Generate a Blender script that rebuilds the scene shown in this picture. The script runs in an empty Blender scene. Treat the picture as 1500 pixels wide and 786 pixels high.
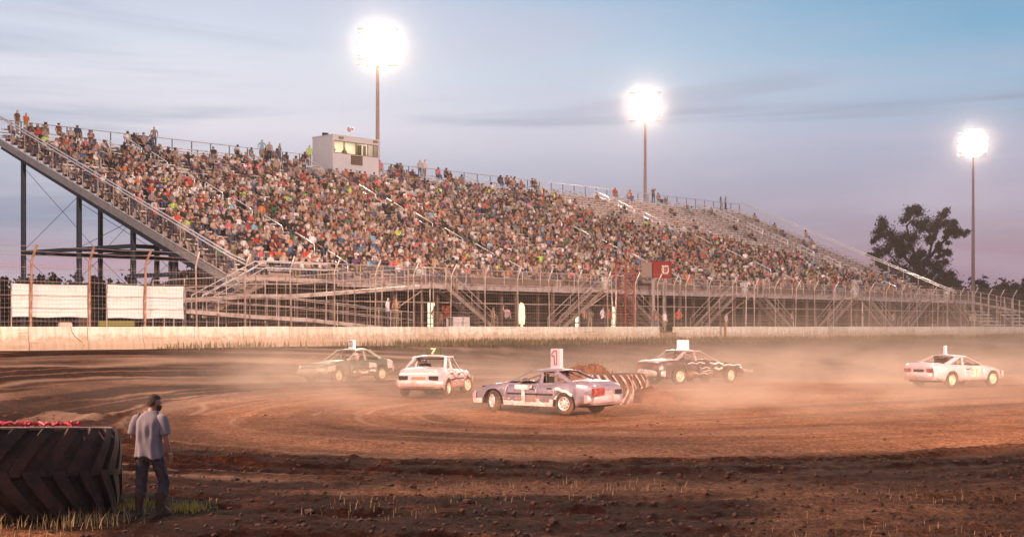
import bpy, bmesh, math, random
import numpy as np
from mathutils import Vector, Matrix
R = math.radians
PI = math.pi
random.seed(7)
rng = np.random.default_rng(11)
SC = bpy.context.scene
COL = SC.collection

# ------------------------------------------------------------------ camera
ZC = 2.74
cam_d = bpy.data.cameras.new('camera')
cam = bpy.data.objects.new('camera', cam_d)
COL.objects.link(cam)
cam.location = (0, 0, ZC)
cam.rotation_euler = (R(90), 0, 0)
cam_d.sensor_width = 36
cam_d.lens = 48
cam_d.shift_y = 0.0567
cam_d.clip_start = 0.3
cam_d.clip_end = 6000
SC.camera = cam

# ------------------------------------------------------------------ view / render
SC.view_settings.view_transform = 'Standard'
SC.view_settings.look = 'None'
SC.view_settings.exposure = 0.0
SC.view_settings.gamma = 1.0
SC.cycles.use_denoising = True
SC.cycles.max_bounces = 6
SC.cycles.diffuse_bounces = 2
SC.cycles.glossy_bounces = 2
SC.cycles.transparent_max_bounces = 12
SC.cycles.volume_bounces = 1
SC.cycles.volume_step_rate = 2.0
SC.cycles.volume_max_steps = 128
SC.cycles.sample_clamp_indirect = 6.0

# ------------------------------------------------------------------ world: dusk sky
def N(nt, t, **kw):
    n = nt.nodes.new(t)
    for k, v in kw.items():
        if k.startswith('_'):
            n.inputs[k[1:]].default_value = v
        else:
            setattr(n, k, v)
    return n

W = bpy.data.worlds.new('World')
SC.world = W
W.use_nodes = True
nt = W.node_tree
nt.nodes.clear()
L = nt.links.new
out = N(nt, 'ShaderNodeOutputWorld')
bg = N(nt, 'ShaderNodeBackground')
bg.inputs['Strength'].default_value = 1.0
L(bg.outputs[0], out.inputs[0])
sky = N(nt, 'ShaderNodeTexSky', sky_type='NISHITA')
sky.sun_disc = False
sky.sun_elevation = R(3)
sky.sun_rotation = R(215)
skys = N(nt, 'ShaderNodeVectorMath', operation='SCALE')
skys.inputs['Scale'].default_value = 0.05
L(sky.outputs[0], skys.inputs[0])
tc = N(nt, 'ShaderNodeTexCoord')
sep = N(nt, 'ShaderNodeSeparateXYZ')
L(tc.outputs['Generated'], sep.inputs[0])

def math_(op, a, b=None, c=None, clamp=False, tree=None):
    t = tree or nt
    n = t.nodes.new('ShaderNodeMath')
    n.operation = op
    n.use_clamp = clamp
    for i, x in enumerate((a, b, c)):
        if x is None:
            continue
        if isinstance(x, (int, float)):
            n.inputs[i].default_value = x
        else:
            t.links.new(x, n.inputs[i])
    return n.outputs[0]

def ramp_(fac, stops, tree=None, interp='LINEAR'):
    t = tree or nt
    n = t.nodes.new('ShaderNodeValToRGB')
    n.color_ramp.interpolation = interp
    el = n.color_ramp.elements
    while len(el) > 1:
        el.remove(el[-1])
    el[0].position, el[0].color = stops[0][0], (*stops[0][1], 1)
    for p, c in stops[1:]:
        e = el.new(p)
        e.color = (*c, 1)
    t.links.new(fac, n.inputs[0])
    return n.outputs[0]

def mix_(fac, a, b, tree=None, mode='MIX'):
    t = tree or nt
    n = t.nodes.new('ShaderNodeMix')
    n.data_type = 'RGBA'
    n.blend_type = mode
    for i, x in ((0, fac), (6, a), (7, b)):
        if isinstance(x, (int, float)):
            n.inputs[i].default_value = x
        elif isinstance(x, tuple):
            n.inputs[i].default_value = (*x, 1) if len(x) == 3 else x
        else:
            t.links.new(x, n.inputs[i])
    return n.outputs[2]

zt = sep.outputs['Z']
# elevation gradients (sin of elevation): the pale west-lit side and the bluer, darker side
left = ramp_(math_('ABSOLUTE', zt), [(0.0, (.44, .25, .36)), (.045, (.42, .28, .42)), (.075, (.17, .21, .38)), (.105, (.36, .37, .52)),
                   (.14, (.70, .65, .76)), (.19, (.66, .68, .79)), (.235, (.50, .59, .77)), (.4, (.26, .36, .55)), (1, (.10, .16, .30))])
right = ramp_(math_('ABSOLUTE', zt), [(0.0, (.22, .12, .22)), (.05, (.25, .16, .30)), (.09, (.28, .235, .41)), (.13, (.25, .29, .48)),
                    (.17, (.19, .37, .57)), (.235, (.05, .27, .50)), (.4, (.12, .26, .44)), (1, (.07, .13, .26))])
az = math_('MULTIPLY_ADD', sep.outputs['X'], 1.9, 0.40, clamp=True)
base = mix_(az, left, right)
mp = N(nt, 'ShaderNodeMapping')
mp.inputs['Scale'].default_value = (2.0, 2.0, 17.0)
mp.inputs['Rotation'].default_value = (0, R(2.0), 0)
L(tc.outputs['Generated'], mp.inputs[0])
nz = N(nt, 'ShaderNodeTexNoise', _Scale=1.5, _Detail=5.0, _Roughness=0.55, _Distortion=0.35)
L(mp.outputs[0], nz.inputs['Vector'])
streak = ramp_(nz.outputs[0], [(.38, (0, 0, 0)), (.66, (1, 1, 1))], interp='EASE')
cloudc = mix_(az, (.60, .58, .70), (.38, .35, .53))
c1 = mix_(math_('MULTIPLY', streak, .45), base, cloudc)
mp2 = N(nt, 'ShaderNodeMapping')
mp2.inputs['Scale'].default_value = (1.6, 1.6, 24.0)
mp2.inputs['Location'].default_value = (3.1, 1.2, .4)
mp2.inputs['Rotation'].default_value = (0, R(-2.5), 0)
L(tc.outputs['Generated'], mp2.inputs[0])
nz2 = N(nt, 'ShaderNodeTexNoise', _Scale=1.3, _Detail=4.0, _Roughness=0.5, _Distortion=0.5)
L(mp2.outputs[0], nz2.inputs['Vector'])
dark = ramp_(nz2.outputs[0], [(.50, (0, 0, 0)), (.72, (1, 1, 1))], interp='EASE')
darkc = mix_(az, (.33, .38, .52), (.17, .17, .34))
c2 = mix_(math_('MULTIPLY', dark, .85), c1, darkc)
fin = N(nt, 'ShaderNodeVectorMath', operation='ADD')
L(c2, fin.inputs[0])
L(skys.outputs[0], fin.inputs[1])
L(fin.outputs[0], bg.inputs[0])

# the last of the daylight
sun_d = bpy.data.lights.new('sun', 'SUN')
sun_d.energy = 0.12
sun_d.angle = R(12)
sun_d.color = (1.0, .72, .6)
sun = bpy.data.objects.new('sun', sun_d)
COL.objects.link(sun)
sun.rotation_euler = (R(80), 0, R(-35))

# ------------------------------------------------------------------ stand frame: u along the stand, v away from track, z above camera
SX, SY = -22.5, 64.5
UX, UY = .6877, .7260
ANG = math.atan2(UY, UX)

def SW(u, v, z=0.0):
    return Vector((SX + UX*u - UY*v, SY + UY*u + UX*v, ZC + z))

def uv_of(x, y):
    dx, dy = x - SX, y - SY
    return dx*UX + dy*UY, -dx*UY + dy*UX

# ------------------------------------------------------------------ helpers
def setp(o, label=None, cat=None, group=None, kind=None):
    if label: o['label'] = label
    if cat: o['category'] = cat
    if group: o['group'] = group
    if kind: o['kind'] = kind
    return o

def empty(name, loc=(0, 0, 0), rz=0.0, label=None, cat=None, group=None):
    o = bpy.data.objects.new(name, None)
    COL.objects.link(o)
    o.empty_display_size = .2
    o.location = loc
    o.rotation_euler = (0, 0, rz)
    return setp(o, label, cat, group)

def sempty(name, u, v, z, label=None, cat=None, group=None):
    return empty(name, SW(u, v, z), ANG, label, cat, group)

class MB:
    """collects geometry; build() links it as one mesh object"""
    def __init__(s):
        s.v, s.f, s.m = [], [], []
    def add(s, vs, fs, mi=0):
        b = len(s.v)
        s.v.extend([tuple(p) for p in vs])
        for f in fs:
            s.f.append(tuple(i + b for i in f))
            s.m.append(mi)
        return s
    def box(s, a, b, mi=0):
        x0, y0, z0 = a; x1, y1, z1 = b
        vs = [(x0,y0,z0),(x1,y0,z0),(x1,y1,z0),(x0,y1,z0),(x0,y0,z1),(x1,y0,z1),(x1,y1,z1),(x0,y1,z1)]
        return s.add(vs, [(0,3,2,1),(4,5,6,7),(0,1,5,4),(1,2,6,5),(2,3,7,6),(3,0,4,7)], mi)
    def bar(s, p, q, w, h=None, mi=0, up=(0,0,1)):
        p, q = Vector(p), Vector(q); h = h or w
        d = (q - p).normalized(); up = Vector(up)
        if abs(d.dot(up)) > .98: up = Vector((1, 0, 0))
        a = d.cross(up).normalized()*w/2; b = a.cross(d).normalized()*h/2
        vs = [p-a-b, p+a-b, p+a+b, p-a+b, q-a-b, q+a-b, q+a+b, q-a+b]
        return s.add(vs, [(0,1,2,3),(7,6,5,4),(0,4,5,1),(1,5,6,2),(2,6,7,3),(3,7,4,0)], mi)
    def tube(s, pts, r, n=6, mi=0, cap=True):
        pts = [Vector(p) for p in pts]
        rr = r if isinstance(r, (list, tuple)) else [r]*len(pts)
        vs = []; prev = None
        for i, p in enumerate(pts):
            d = (pts[min(i+1, len(pts)-1)] - pts[max(i-1, 0)]).normalized()
            if prev is None:
                up = Vector((0,0,1)) if abs(d.z) < .95 else Vector((1,0,0))
                a = d.cross(up).normalized()
            else:
                a = (prev - d*prev.dot(d)).normalized()
            prev = a; b = d.cross(a)
            for k in range(n):
                t = 2*PI*k/n
                vs.append(p + (a*math.cos(t) + b*math.sin(t))*rr[i])
        fs = []
        for i in range(len(pts)-1):
            for k in range(n):
                k2 = (k+1) % n
                fs.append((i*n+k, i*n+k2, (i+1)*n+k2, (i+1)*n+k))
        if cap:
            fs.append(tuple(range(n-1, -1, -1))); fs.append(tuple((len(pts)-1)*n+k for k in range(n)))
        return s.add(vs, fs, mi)
    def lathe(s, prof, n=24, axis='z', c=(0,0,0), mi=0, closed=False):
        vs = []
        for r, h in prof:
            for k in range(n):
                t = 2*PI*k/n
                a, b = r*math.cos(t), r*math.sin(t)
                p = (a, b, h) if axis == 'z' else ((a, h, b) if axis == 'y' else (h, a, b))
                vs.append((p[0]+c[0], p[1]+c[1], p[2]+c[2]))
        fs = []
        m = len(prof)
        for i in range(m if closed else m-1):
            j = (i+1) % m
            for k in range(n):
                k2 = (k+1) % n
                fs.append((i*n+k, i*n+k2, j*n+k2, j*n+k))
        return s.add(vs, fs, mi)
    def grid(s, rows, mi=0, close=False, capends=False):
        """rows: list of equal length point lists"""
        n = len(rows[0]); vs = [p for r in rows for p in r]; fs = []
        for i in range(len(rows)-1):
            for k in range(n if close else n-1):
                k2 = (k+1) % n
                fs.append((i*n+k, i*n+k2, (i+1)*n+k2, (i+1)*n+k))
        if capends:
            fs.append(tuple(range(n-1, -1, -1))); fs.append(tuple((len(rows)-1)*n+k for k in range(n)))
        return s.add(vs, fs, mi)
    def mesh(s, name):
        me = bpy.data.meshes.new(name)
        me.from_pydata(s.v, [], s.f)
        if any(s.m): me.polygons.foreach_set('material_index', s.m)
        return me
    def build(s, name, mats, parent=None, smooth=False, fixn=False, loc=None):
        me = s.mesh(name)
        if fixn:
            bm = bmesh.new(); bm.from_mesh(me)
            bmesh.ops.recalc_face_normals(bm, faces=bm.faces); bm.to_mesh(me); bm.free()
        if not isinstance(mats, (list, tuple)): mats = [mats]
        for m in mats: me.materials.append(m)
        if smooth:
            me.polygons.foreach_set('use_smooth', [True]*len(me.polygons))
            if smooth != 'all':
                try: me.set_sharp_from_angle(angle=R(smooth if smooth is not True else 40))
                except Exception: pass
        return link(name, me, parent, loc)

def link(name, me, parent=None, loc=None, rot=None):
    o = bpy.data.objects.new(name, me)
    COL.objects.link(o)
    if parent is not None: o.parent = parent
    if loc is not None: o.location = loc
    if rot is not None: o.rotation_euler = rot
    return o

def copy_tree(o, parent=None):
    c = o.copy(); COL.objects.link(c)
    if parent is not None: c.parent = parent
    for ch in list(o.children): copy_tree(ch, c)
    return c

def hide_src(o):
    for ch in list(o.children): hide_src(ch)
    bpy.data.objects.remove(o, do_unlink=True)

# ------------------------------------------------------------------ materials
MATS = {}
def mat(name, col, rough=.7, metal=0.0, var=0.0, vscale=3.0, bump=0.0, bscale=20.0, dirt=None, dscale=2.0, damt=.5,
        emit=None, estr=0.0, objcol=False, attr=None, spec=.5, stretch=None, coat=0.0):
    if name in MATS: return MATS[name]
    m = bpy.data.materials.new(name); m.use_nodes = True
    t = m.node_tree; b = t.nodes['Principled BSDF']
    b.inputs['Roughness'].default_value = rough
    b.inputs['Metallic'].default_value = metal
    b.inputs['Specular IOR Level'].default_value = spec
    if coat: b.inputs['Coat Weight'].default_value = coat
    if objcol:
        oi = t.nodes.new('ShaderNodeObjectInfo'); c = oi.outputs['Color']
    elif attr:
        a = t.nodes.new('ShaderNodeAttribute'); a.attribute_name = attr; c = a.outputs['Color']
    else:
        c = (*col[:3], 1.0)
    tco = t.nodes.new('ShaderNodeTexCoord')
    vec = tco.outputs['Object']
    if stretch:
        mpn = t.nodes.new('ShaderNodeMapping'); mpn.inputs['Scale'].default_value = stretch
        t.links.new(vec, mpn.inputs[0]); vec = mpn.outputs[0]
    if var:
        n = N(t, 'ShaderNodeTexNoise', _Scale=vscale, _Detail=6.0, _Roughness=.6)
        t.links.new(vec, n.inputs['Vector'])
        f = ramp_(n.outputs[0], [(.25, (1-var,)*3), (.75, (1+var,)*3)], tree=t)
        c = mix_(1.0, c, f, tree=t, mode='MULTIPLY')
    if dirt:
        n = N(t, 'ShaderNodeTexNoise', _Scale=dscale, _Detail=8.0, _Roughness=.65, _Distortion=.4)
        t.links.new(vec, n.inputs['Vector'])
        f = ramp_(n.outputs[0], [(.62-damt*.35, (0, 0, 0)), (.78-damt*.3, (1, 1, 1))], tree=t)
        c = mix_(f, c, dirt, tree=t)
    if isinstance(c, tuple): b.inputs['Base Color'].default_value = c
    else: t.links.new(c, b.inputs['Base Color'])
    if bump:
        n = N(t, 'ShaderNodeTexNoise', _Scale=bscale, _Detail=5.0)
        t.links.new(vec, n.inputs['Vector'])
        bp = N(t, 'ShaderNodeBump', _Strength=bump, _Distance=.05)
        t.links.new(n.outputs[0], bp.inputs['Height']); t.links.new(bp.outputs[0], b.inputs['Normal'])
    if emit:
        b.inputs['Emission Color'].default_value = (*emit, 1); b.inputs['Emission Strength'].default_value = estr
    MATS[name] = m
    return m

ALU = mat('aluminium bench', (.82, .68, .64), .5, .25, var=.25, vscale=.6, dirt=(.20, .11, .08), damt=.4, dscale=.9)
TREAD = mat('tiered deck', (.42, .30, .27), .8, .1, var=.3, vscale=.8)
GALV = mat('galvanised steel', (.60, .45, .40), .5, .35, var=.2, vscale=1.5, dirt=(.25, .12, .08), damt=.35)
GALVB = mat('bright handrail', (.78, .68, .64), .4, .3, var=.08, vscale=1)
WIRE = mat('fence wire', (.42, .27, .22), .6, .2, var=.2)
NAVY = mat('dark blue column', (.025, .03, .05), .6, .1, var=.2)
CONC = mat('concrete', (.5, .4, .33), .9)
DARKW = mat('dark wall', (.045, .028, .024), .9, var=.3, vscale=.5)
WHITE = mat('white panel', (.72, .66, .66), .7, var=.06, vscale=1.2, dirt=(.55, .42, .34), damt=.15)
WPAINT = mat('booth paint', (.62, .56, .58), .7, var=.06, vscale=1.0)
BLACK = mat('black', (.012, .010, .010), .6)
RUST = mat('rust', (.28, .075, .035), .8, var=.35, vscale=6)
REDP = mat('red paint', (.30, .035, .018), .55, var=.15, vscale=2)
WOOD = mat('weathered post', (.30, .11, .05), .9, var=.3, vscale=5)

# ------------------------------------------------------------------ numpy value noise
def vnoise(x, y, seed=0):
    xi, yi = np.floor(x).astype(np.int64), np.floor(y).astype(np.int64)
    fx, fy = x - xi, y - yi
    fx, fy = fx*fx*(3-2*fx), fy*fy*(3-2*fy)
    def h(a, b):
        n = (a*374761393 + b*668265263 + seed*974634777) & 0xffffffff
        n = ((n ^ (n >> 13))*1274126177) & 0xffffffff
        n = n ^ (n >> 16)
        return (n & 0xffff)/65535.0
    a, b, c, d = h(xi, yi), h(xi+1, yi), h(xi, yi+1), h(xi+1, yi+1)
    return (a*(1-fx)+b*fx)*(1-fy) + (c*(1-fx)+d*fx)*fy - .5

def fbm(x, y, oct=4, seed=0, gain=.5):
    s = 0; a = 1
    for o in range(oct):
        s = s + a*vnoise(x*2**o + 17.3*o, y*2**o - 9.1*o, seed+o); a *= gain
    return s

def sstep(a, b, x):
    t = np.clip((x-a)/(b-a), 0, 1)
    return t*t*(3-2*t)

# ------------------------------------------------------------------ ground sheet
CA = np.array([2.2, 41.5]); CB = np.array([62.0, 70.0]); CR = 13.2   # the dry racing groove loops round the line CA-CB
def groove(x, y):
    d = CB - CA; l2 = (d**2).sum()
    t = np.clip(((x-CA[0])*d[0] + (y-CA[1])*d[1])/l2, 0, 1)
    px, py = x-(CA[0]+t*d[0]), y-(CA[1]+t*d[1])
    return np.hypot(px, py) - CR, np.arctan2(py, px)*CR + t*math.sqrt(l2)

def ground_z(x, y, detail=True):
    x = np.asarray(x, float); y = np.asarray(y, float)
    u, v = uv_of(x, y)
    z = .40*sstep(38, 54, y)
    z = z + 1.24*sstep(-15, -.6, v)*(.35 + .65*sstep(-15, -.6, v))
    z = z + .75*sstep(1.25, 2.7, v)
    z = z + .06*fbm(x*.12, y*.12, 2, 3)*sstep(300, 60, y)
    if detail:
        g, s = groove(x, y)
        near = sstep(85, 30, y)*sstep(0, -3, v)
        wob = g + .5*fbm(x*.09, y*.09, 2, 21)
        rut = 1.3*vnoise(wob*.9, s*.04, 4)*sstep(85, 50, y) + vnoise(wob*2.6, s*.05, 5)*sstep(60, 42, y) + .6*vnoise(wob*6.0, s*.12, 6)*sstep(40, 28, y)
        inside = sstep(.6, -1.0, g)
        z = z + near*rut*(.06*inside + .20*(1-inside)*(.2+.8*sstep(23, 30, y)))
        # straighter criss-cross wheel ruts of the infield
        w2 = (y*.96 + x*.22) + .8*fbm(x*.11, y*.15, 2, 31)
        z = z + near*(1-inside)*(.09*vnoise(w2*1.7, x*.05, 8))*sstep(45, 34, y)*(.35+.65*sstep(22, 28, y))
        clod = fbm(x*1.1, y*1.1, 5, 41, .62)
        z = z + near*(1-inside)*(.065*clod + .06*np.maximum(0, fbm(x*4.0, y*4.0, 3, 51))) + near*inside*.02*clod
        # low berms in the foreground
        z = z + .10*np.exp(-((y-17.6+.12*x)/.7)**2)*sstep(4, -3, x) + .07*np.exp(-((y-22.5-.05*x)/1.4)**2)*sstep(-2, 6, x)*(.6+fbm(x*.3, y*.5, 2, 61))
    if detail:
        k = np.exp(-(((x+5.3)/1.6)**2 + ((y-19.2)/1.9)**2)**2)
        z = z*(1-k) + k*.02*fbm(x*3, y*3, 3, 77)
    return z

def gz(x, y):
    return float(ground_z(np.array([x]), np.array([y]), False)[0])

def build_ground():
    a_f = np.linspace(-24, 24, 640)
    ang = np.concatenate([np.linspace(-180, -25, 60)[:-1], np.linspace(-25, 25, 660), np.linspace(25, 180, 60)[1:]])
    ang = np.radians(ang)
    r = np.concatenate([[.5, 2, 4, 6], 7.5*np.exp(np.linspace(0, math.log(40/7.5), 330)), 40*np.exp(np.linspace(0, math.log(76/40), 340)[1:]), np.geomspace(77, 200, 70), np.geomspace(215, 5000, 24)])
    A, Rr = np.meshgrid(ang, r)
    X, Y_ = Rr*np.sin(A), Rr*np.cos(A)
    u, v = uv_of(X, Y_)
    # slide vertices near the wall foot onto it so that the step stays clean
    Z = ground_z(X, Y_)
    nr, na = X.shape
    co = np.stack([X, Y_, Z], -1).reshape(-1, 3)
    i = np.arange((nr-1)*(na-1)); ri = i//(na-1); ci = i % (na-1)
    q = np.stack([ri*na+ci, ri*na+ci+1, (ri+1)*na+ci+1, (ri+1)*na+ci], 1)[:, ::-1]
    me = bpy.data.meshes.new('ground')
    me.vertices.add(len(co)); me.vertices.foreach_set('co', co.ravel())
    me.loops.add(len(q)*4); me.loops.foreach_set('vertex_index', q.ravel().astype(np.int32))
    me.polygons.add(len(q)); me.polygons.foreach_set('loop_start', np.arange(0, len(q)*4, 4, dtype=np.int32))
    me.polygons.foreach_set('loop_total', np.full(len(q), 4, dtype=np.int32))
    me.update(); me.validate()
    me.polygons.foreach_set('use_smooth', np.ones(len(me.polygons), bool))
    g, s = groove(X, Y_)
    wob = g + 1.6*fbm(X*.12, Y_*.2, 3, 71)
    dry = sstep(1.6, -1.8, wob)
    lines = np.clip(1-np.abs(vnoise(wob*.50, s*.025, 9))/(.05*np.maximum(1, Y_/30)), 0, 1) + np.clip(1-np.abs(vnoise(g*.9+7, s*.03, 19))/(.06*np.maximum(1, Y_/30)), 0, 1)*.7
    lf = sstep(3, -5, X)*sstep(25, 32, Y_)*(.95*np.clip(lines, 0, 1)*np.clip(.8+1.5*vnoise(X*.25, Y_*.3, 12), 0, 1) + .07*sstep(0, .35, fbm(X*.3, Y_*.5, 3, 15)))   # drier streaks outside, at the left
    dry = np.maximum(dry, lf)
    fg = sstep(.0, .35, fbm(X*.18+3, Y_*.34, 3, 81))*sstep(26, 21, Y_)*(.4+.6*sstep(9, 0, X))*1.0   # foreground lamplight painted into the soil as a paler, drier patch
    dry = np.maximum(dry, fg)
    dry = dry*(1-.75*sstep(-15, -9, v)*(v < 0.1)*sstep(60, 20, u+0*v)) 
    dry = dry*np.clip(.80 + .75*vnoise(g*.8, s*.04, 91) + .5*vnoise(g*2.2, s*.08, 92)*sstep(50, 38, Y_), 0, 1)
    at = me.color_attributes.new('dry', 'FLOAT_COLOR', 'POINT')
    cc = np.ones((nr*na, 4), np.float32); cc[:, 0] = cc[:, 1] = cc[:, 2] = dry.ravel()
    cc[:, 1] = (sstep(-.3, .3, v)*np.ones_like(dry)).ravel()
    ridge = np.clip(lines, 0, 1)*np.clip(.75+1.6*vnoise(X*.25, Y_*.3, 12), 0, 1)*sstep(22, 27, Y_)*(.25+.75*sstep(2, -5, X))*(v < -2)
    cc[:, 2] = ridge.ravel()
    at.data.foreach_set('color', cc.ravel())
    m = bpy.data.materials.new('dirt'); m.use_nodes = True; t = m.node_tree; b = t.nodes['Principled BSDF']
    b.inputs['Roughness'].default_value = .92
    b.inputs['Specular IOR Level'].default_value = .06
    an = t.nodes.new('ShaderNodeAttribute'); an.attribute_name = 'dry'
    sp = t.nodes.new('ShaderNodeSeparateColor'); t.links.new(an.outputs['Color'], sp.inputs[0])
    tco = t.nodes.new('ShaderNodeTexCoord')
    n1 = N(t, 'ShaderNodeTexNoise', _Scale=.9, _Detail=12.0, _Roughness=.78); t.links.new(tco.outputs['Object'], n1.inputs['Vector'])
    n2 = N(t, 'ShaderNodeTexNoise', _Scale=9.0, _Detail=8.0, _Roughness=.7); t.links.new(tco.outputs['Object'], n2.inputs['Vector'])
    wet = ramp_(n1.outputs[0], [(.38, (.018, .0034, .0014)), (.54, (.050, .0115, .0043)), (.63, (.12, .034, .014)), (.72, (.34, .12, .055))], tree=t)
    dryc = ramp_(n1.outputs[0], [(.35, (.27, .095, .046)), (.65, (.47, .20, .105))], tree=t)
    fine = ramp_(n2.outputs[0], [(.3, (.40, .38, .36)), (.5, (.95, .95, .95)), (.72, (2.2, 2.0, 1.8))], tree=t)
    c = mix_(sp.outputs[0], wet, dryc, tree=t)
    c = mix_(1.0, c, fine, tree=t, mode='MULTIPLY')
    n4 = N(t, 'ShaderNodeTexNoise', _Scale=34.0, _Detail=4.0, _Roughness=.7); t.links.new(tco.outputs['Object'], n4.inputs['Vector'])
    c = mix_(1.0, c, ramp_(n4.outputs[0], [(.35, (.5, .5, .5)), (.55, (1, 1, 1)), (.7, (2.0, 1.9, 1.8))], tree=t), tree=t, mode='MULTIPLY')
    c = mix_(math_('MULTIPLY', sp.outputs[2], .65, tree=t), c, mix_(n2.outputs[0], (.36, .17, .10), (.78, .46, .32), tree=t), tree=t)
    lot = mix_(n1.outputs[0], (.05, .03, .015), (.10, .06, .03), tree=t)
    c = mix_(sp.outputs[1], c, lot, tree=t)
    t.links.new(c, b.inputs['Base Color'])
    n3 = N(t, 'ShaderNodeTexNoise', _Scale=5.0, _Detail=10.0, _Roughness=.75); t.links.new(tco.outputs['Object'], n3.inputs['Vector'])
    bp = N(t, 'ShaderNodeBump', _Strength=1.0, _Distance=.22); t.links.new(n3.outputs[0], bp.inputs['Height']); t.links.new(bp.outputs[0], b.inputs['Normal'])
    me.materials.append(m)
    o = link('ground', me)
    setp(o, 'red brown dirt ground with wheel ruts and a dry racing groove', kind='structure')
build_ground()
# ------------------------------------------------------------------ concrete retaining wall
def conc_material():
    m = bpy.data.materials.new('streaked concrete'); m.use_nodes = True; t = m.node_tree; b = t.nodes['Principled BSDF']
    b.inputs['Roughness'].default_value = .9
    tco = t.nodes.new('ShaderNodeTexCoord')
    g = t.nodes.new('ShaderNodeObjectInfo')
    mp = N(t, 'ShaderNodeMapping'); mp.inputs['Scale'].default_value = (5.0, 1, .5)
    ad = N(t, 'ShaderNodeVectorMath', operation='ADD'); t.links.new(tco.outputs['Object'], ad.inputs[0]); t.links.new(g.outputs['Location'], ad.inputs[1])
    t.links.new(ad.outputs[0], mp.inputs[0])
    n = N(t, 'ShaderNodeTexNoise', _Scale=1.0, _Detail=6.0, _Roughness=.7); t.links.new(mp.outputs[0], n.inputs['Vector'])
    c = ramp_(n.outputs[0], [(.3, (.52, .38, .28)), (.5, (.72, .60, .50)), (.7, (.82, .73, .65))], tree=t)
    rv = ramp_(g.outputs['Random'], [(0, (.80, .78, .76)), (.5, (1, 1, 1)), (1, (.90, .92, .93))], tree=t)
    c = mix_(1.0, c, rv, tree=t, mode='MULTIPLY')
    mps = N(t, 'ShaderNodeMapping'); mps.inputs['Scale'].default_value = (.35, 1, 7.0); t.links.new(ad.outputs[0], mps.inputs[0])
    ns = N(t, 'ShaderNodeTexNoise', _Scale=1.6, _Detail=4.0, _Distortion=.3); t.links.new(mps.outputs[0], ns.inputs['Vector'])
    c = mix_(ramp_(ns.outputs[0], [(.62, (0, 0, 0)), (.68, (.55, .55, .55))], tree=t), c, (.30, .17, .11), tree=t)
    n2 = N(t, 'ShaderNodeTexNoise', _Scale=2.9, _Detail=9.0, _Roughness=.78, _Distortion=.2); t.links.new(ad.outputs[0], n2.inputs['Vector'])
    sp = N(t, 'ShaderNodeSeparateXYZ'); t.links.new(tco.outputs['Object'], sp.inputs[0])
    # splashed mud: thick at the foot of the wall
    k = math_('MULTIPLY_ADD', sp.outputs['Z'], -1.25, .10, tree=t)
    k = math_('ADD', k, math_('MULTIPLY_ADD', n2.outputs[0], 2.2, -1.25, tree=t), tree=t)
    f = ramp_(k, [(.35, (0, 0, 0)), (.75, (1, 1, 1))], tree=t)
    c = mix_(math_('MULTIPLY', f, .62, tree=t), c, (.36, .17, .09), tree=t)
    t.links.new(c, b.inputs['Base Color'])
    bp = N(t, 'ShaderNodeBump', _Strength=.5, _Distance=.04); t.links.new(n2.outputs[0], bp.inputs['Height']); t.links.new(bp.outputs[0], b.inputs['Normal'])
    return m
WALLM = conc_material()

def wall(u0, u1, label):
    root = sempty('track_wall', u0, 0, 0, label, 'wall', None)
    n = int(round((u1-u0)/3.05))
    w = (u1-u0)/n
    me = MB()
    g = .012
    sec = [(-.26, -1.9), (-.26, -.85), (-.14, -.62), (-.11, -.03), (-.08, 0), (.08, 0), (.11, -.03), (.14, -.62), (.14, -1.9)]
    me.grid([[(g, v, z) for v, z in sec], [(w-g, v, z) for v, z in sec]], close=True, capends=True)
    src = me.mesh('concrete_panel'); src.materials.append(WALLM)
    bm = bmesh.new(); bm.from_mesh(src); bmesh.ops.recalc_face_normals(bm, faces=bm.faces); bm.to_mesh(src); bm.free()
    for i in range(n):
        o = link('concrete_panel', src, root, (i*w, random.uniform(-.012, .012), random.uniform(-.012, .012)))
wall(-12.6, 48.2, 'stained concrete track wall with mud splashed foot, running left from the gate gap')
wall(50.1, 118.5, 'pale concrete track wall running right from the gate gap past the small bleachers')
# backfill edge behind the wall
MB().box((-14, .13, -1.6), (119, 3.3, -.33)).build('walkway_path', mat('packed gravel', (.12, .075, .05), .95, var=.3), sempty_root := sempty('behind_wall_path', 0, 0, 0))
sempty_root['kind'] = 'structure'
# crack running down the wall, left
ck = MB(); ck.tube([(1.72, -.12, .0), (1.78, -.13, -.25), (1.95, -.16, -.5), (2.25, -.22, -.75), (2.35, -.28, -.95)], .018, 4)
setp(ck.build('drain_hose', RUST, None), 'thin rusty hose hanging down the face of the track wall', 'hose')
h = bpy.data.objects['drain_hose']; h.location = SW(0, 0, 0); h.rotation_euler = (0, 0, ANG)
cb = MB(); cb.box((-.32, -.10, .004), (.32, .1, .17)); cb.box((-.28, -.08, .17), (.28, .08, .2))
o = setp(cb.build('concrete_block', CONC), 'small concrete block resting on top of the track wall', 'block'); o.location = SW(1.5, 0, 0); o.rotation_euler = (0, 0, ANG)
# gate block standing in the gap
gb = MB(); gb.box((-.85, -.30, -1.9), (.85, .20, -.42)); gb.box((-.72, -.33, -1.1), (.72, -.30, -.55))
o = setp(gb.build('gate_barrier', mat('barrier concrete', (.34, .22, .15), .9, var=.25, dirt=(.2, .1, .05))), 'lower mud splashed concrete block filling the gap in the track wall', 'barrier'); o.location = SW(49.15, .0, 0); o.rotation_euler = (0, 0, ANG)
# thin reddish marker post in front of the wall
pm = MB(); pm.box((-.06, -.06, -1.9), (.06, .06, .25)); pm.box((-.06, -.062, .25), (.06, .062, .28))
o = setp(pm.build('marker_post', WOOD), 'thin rusty brown post in front of the track wall, right of the gate', 'post'); o.location = SW(55.6, -.75, 0); o.rotation_euler = (0, 0, ANG)

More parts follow.
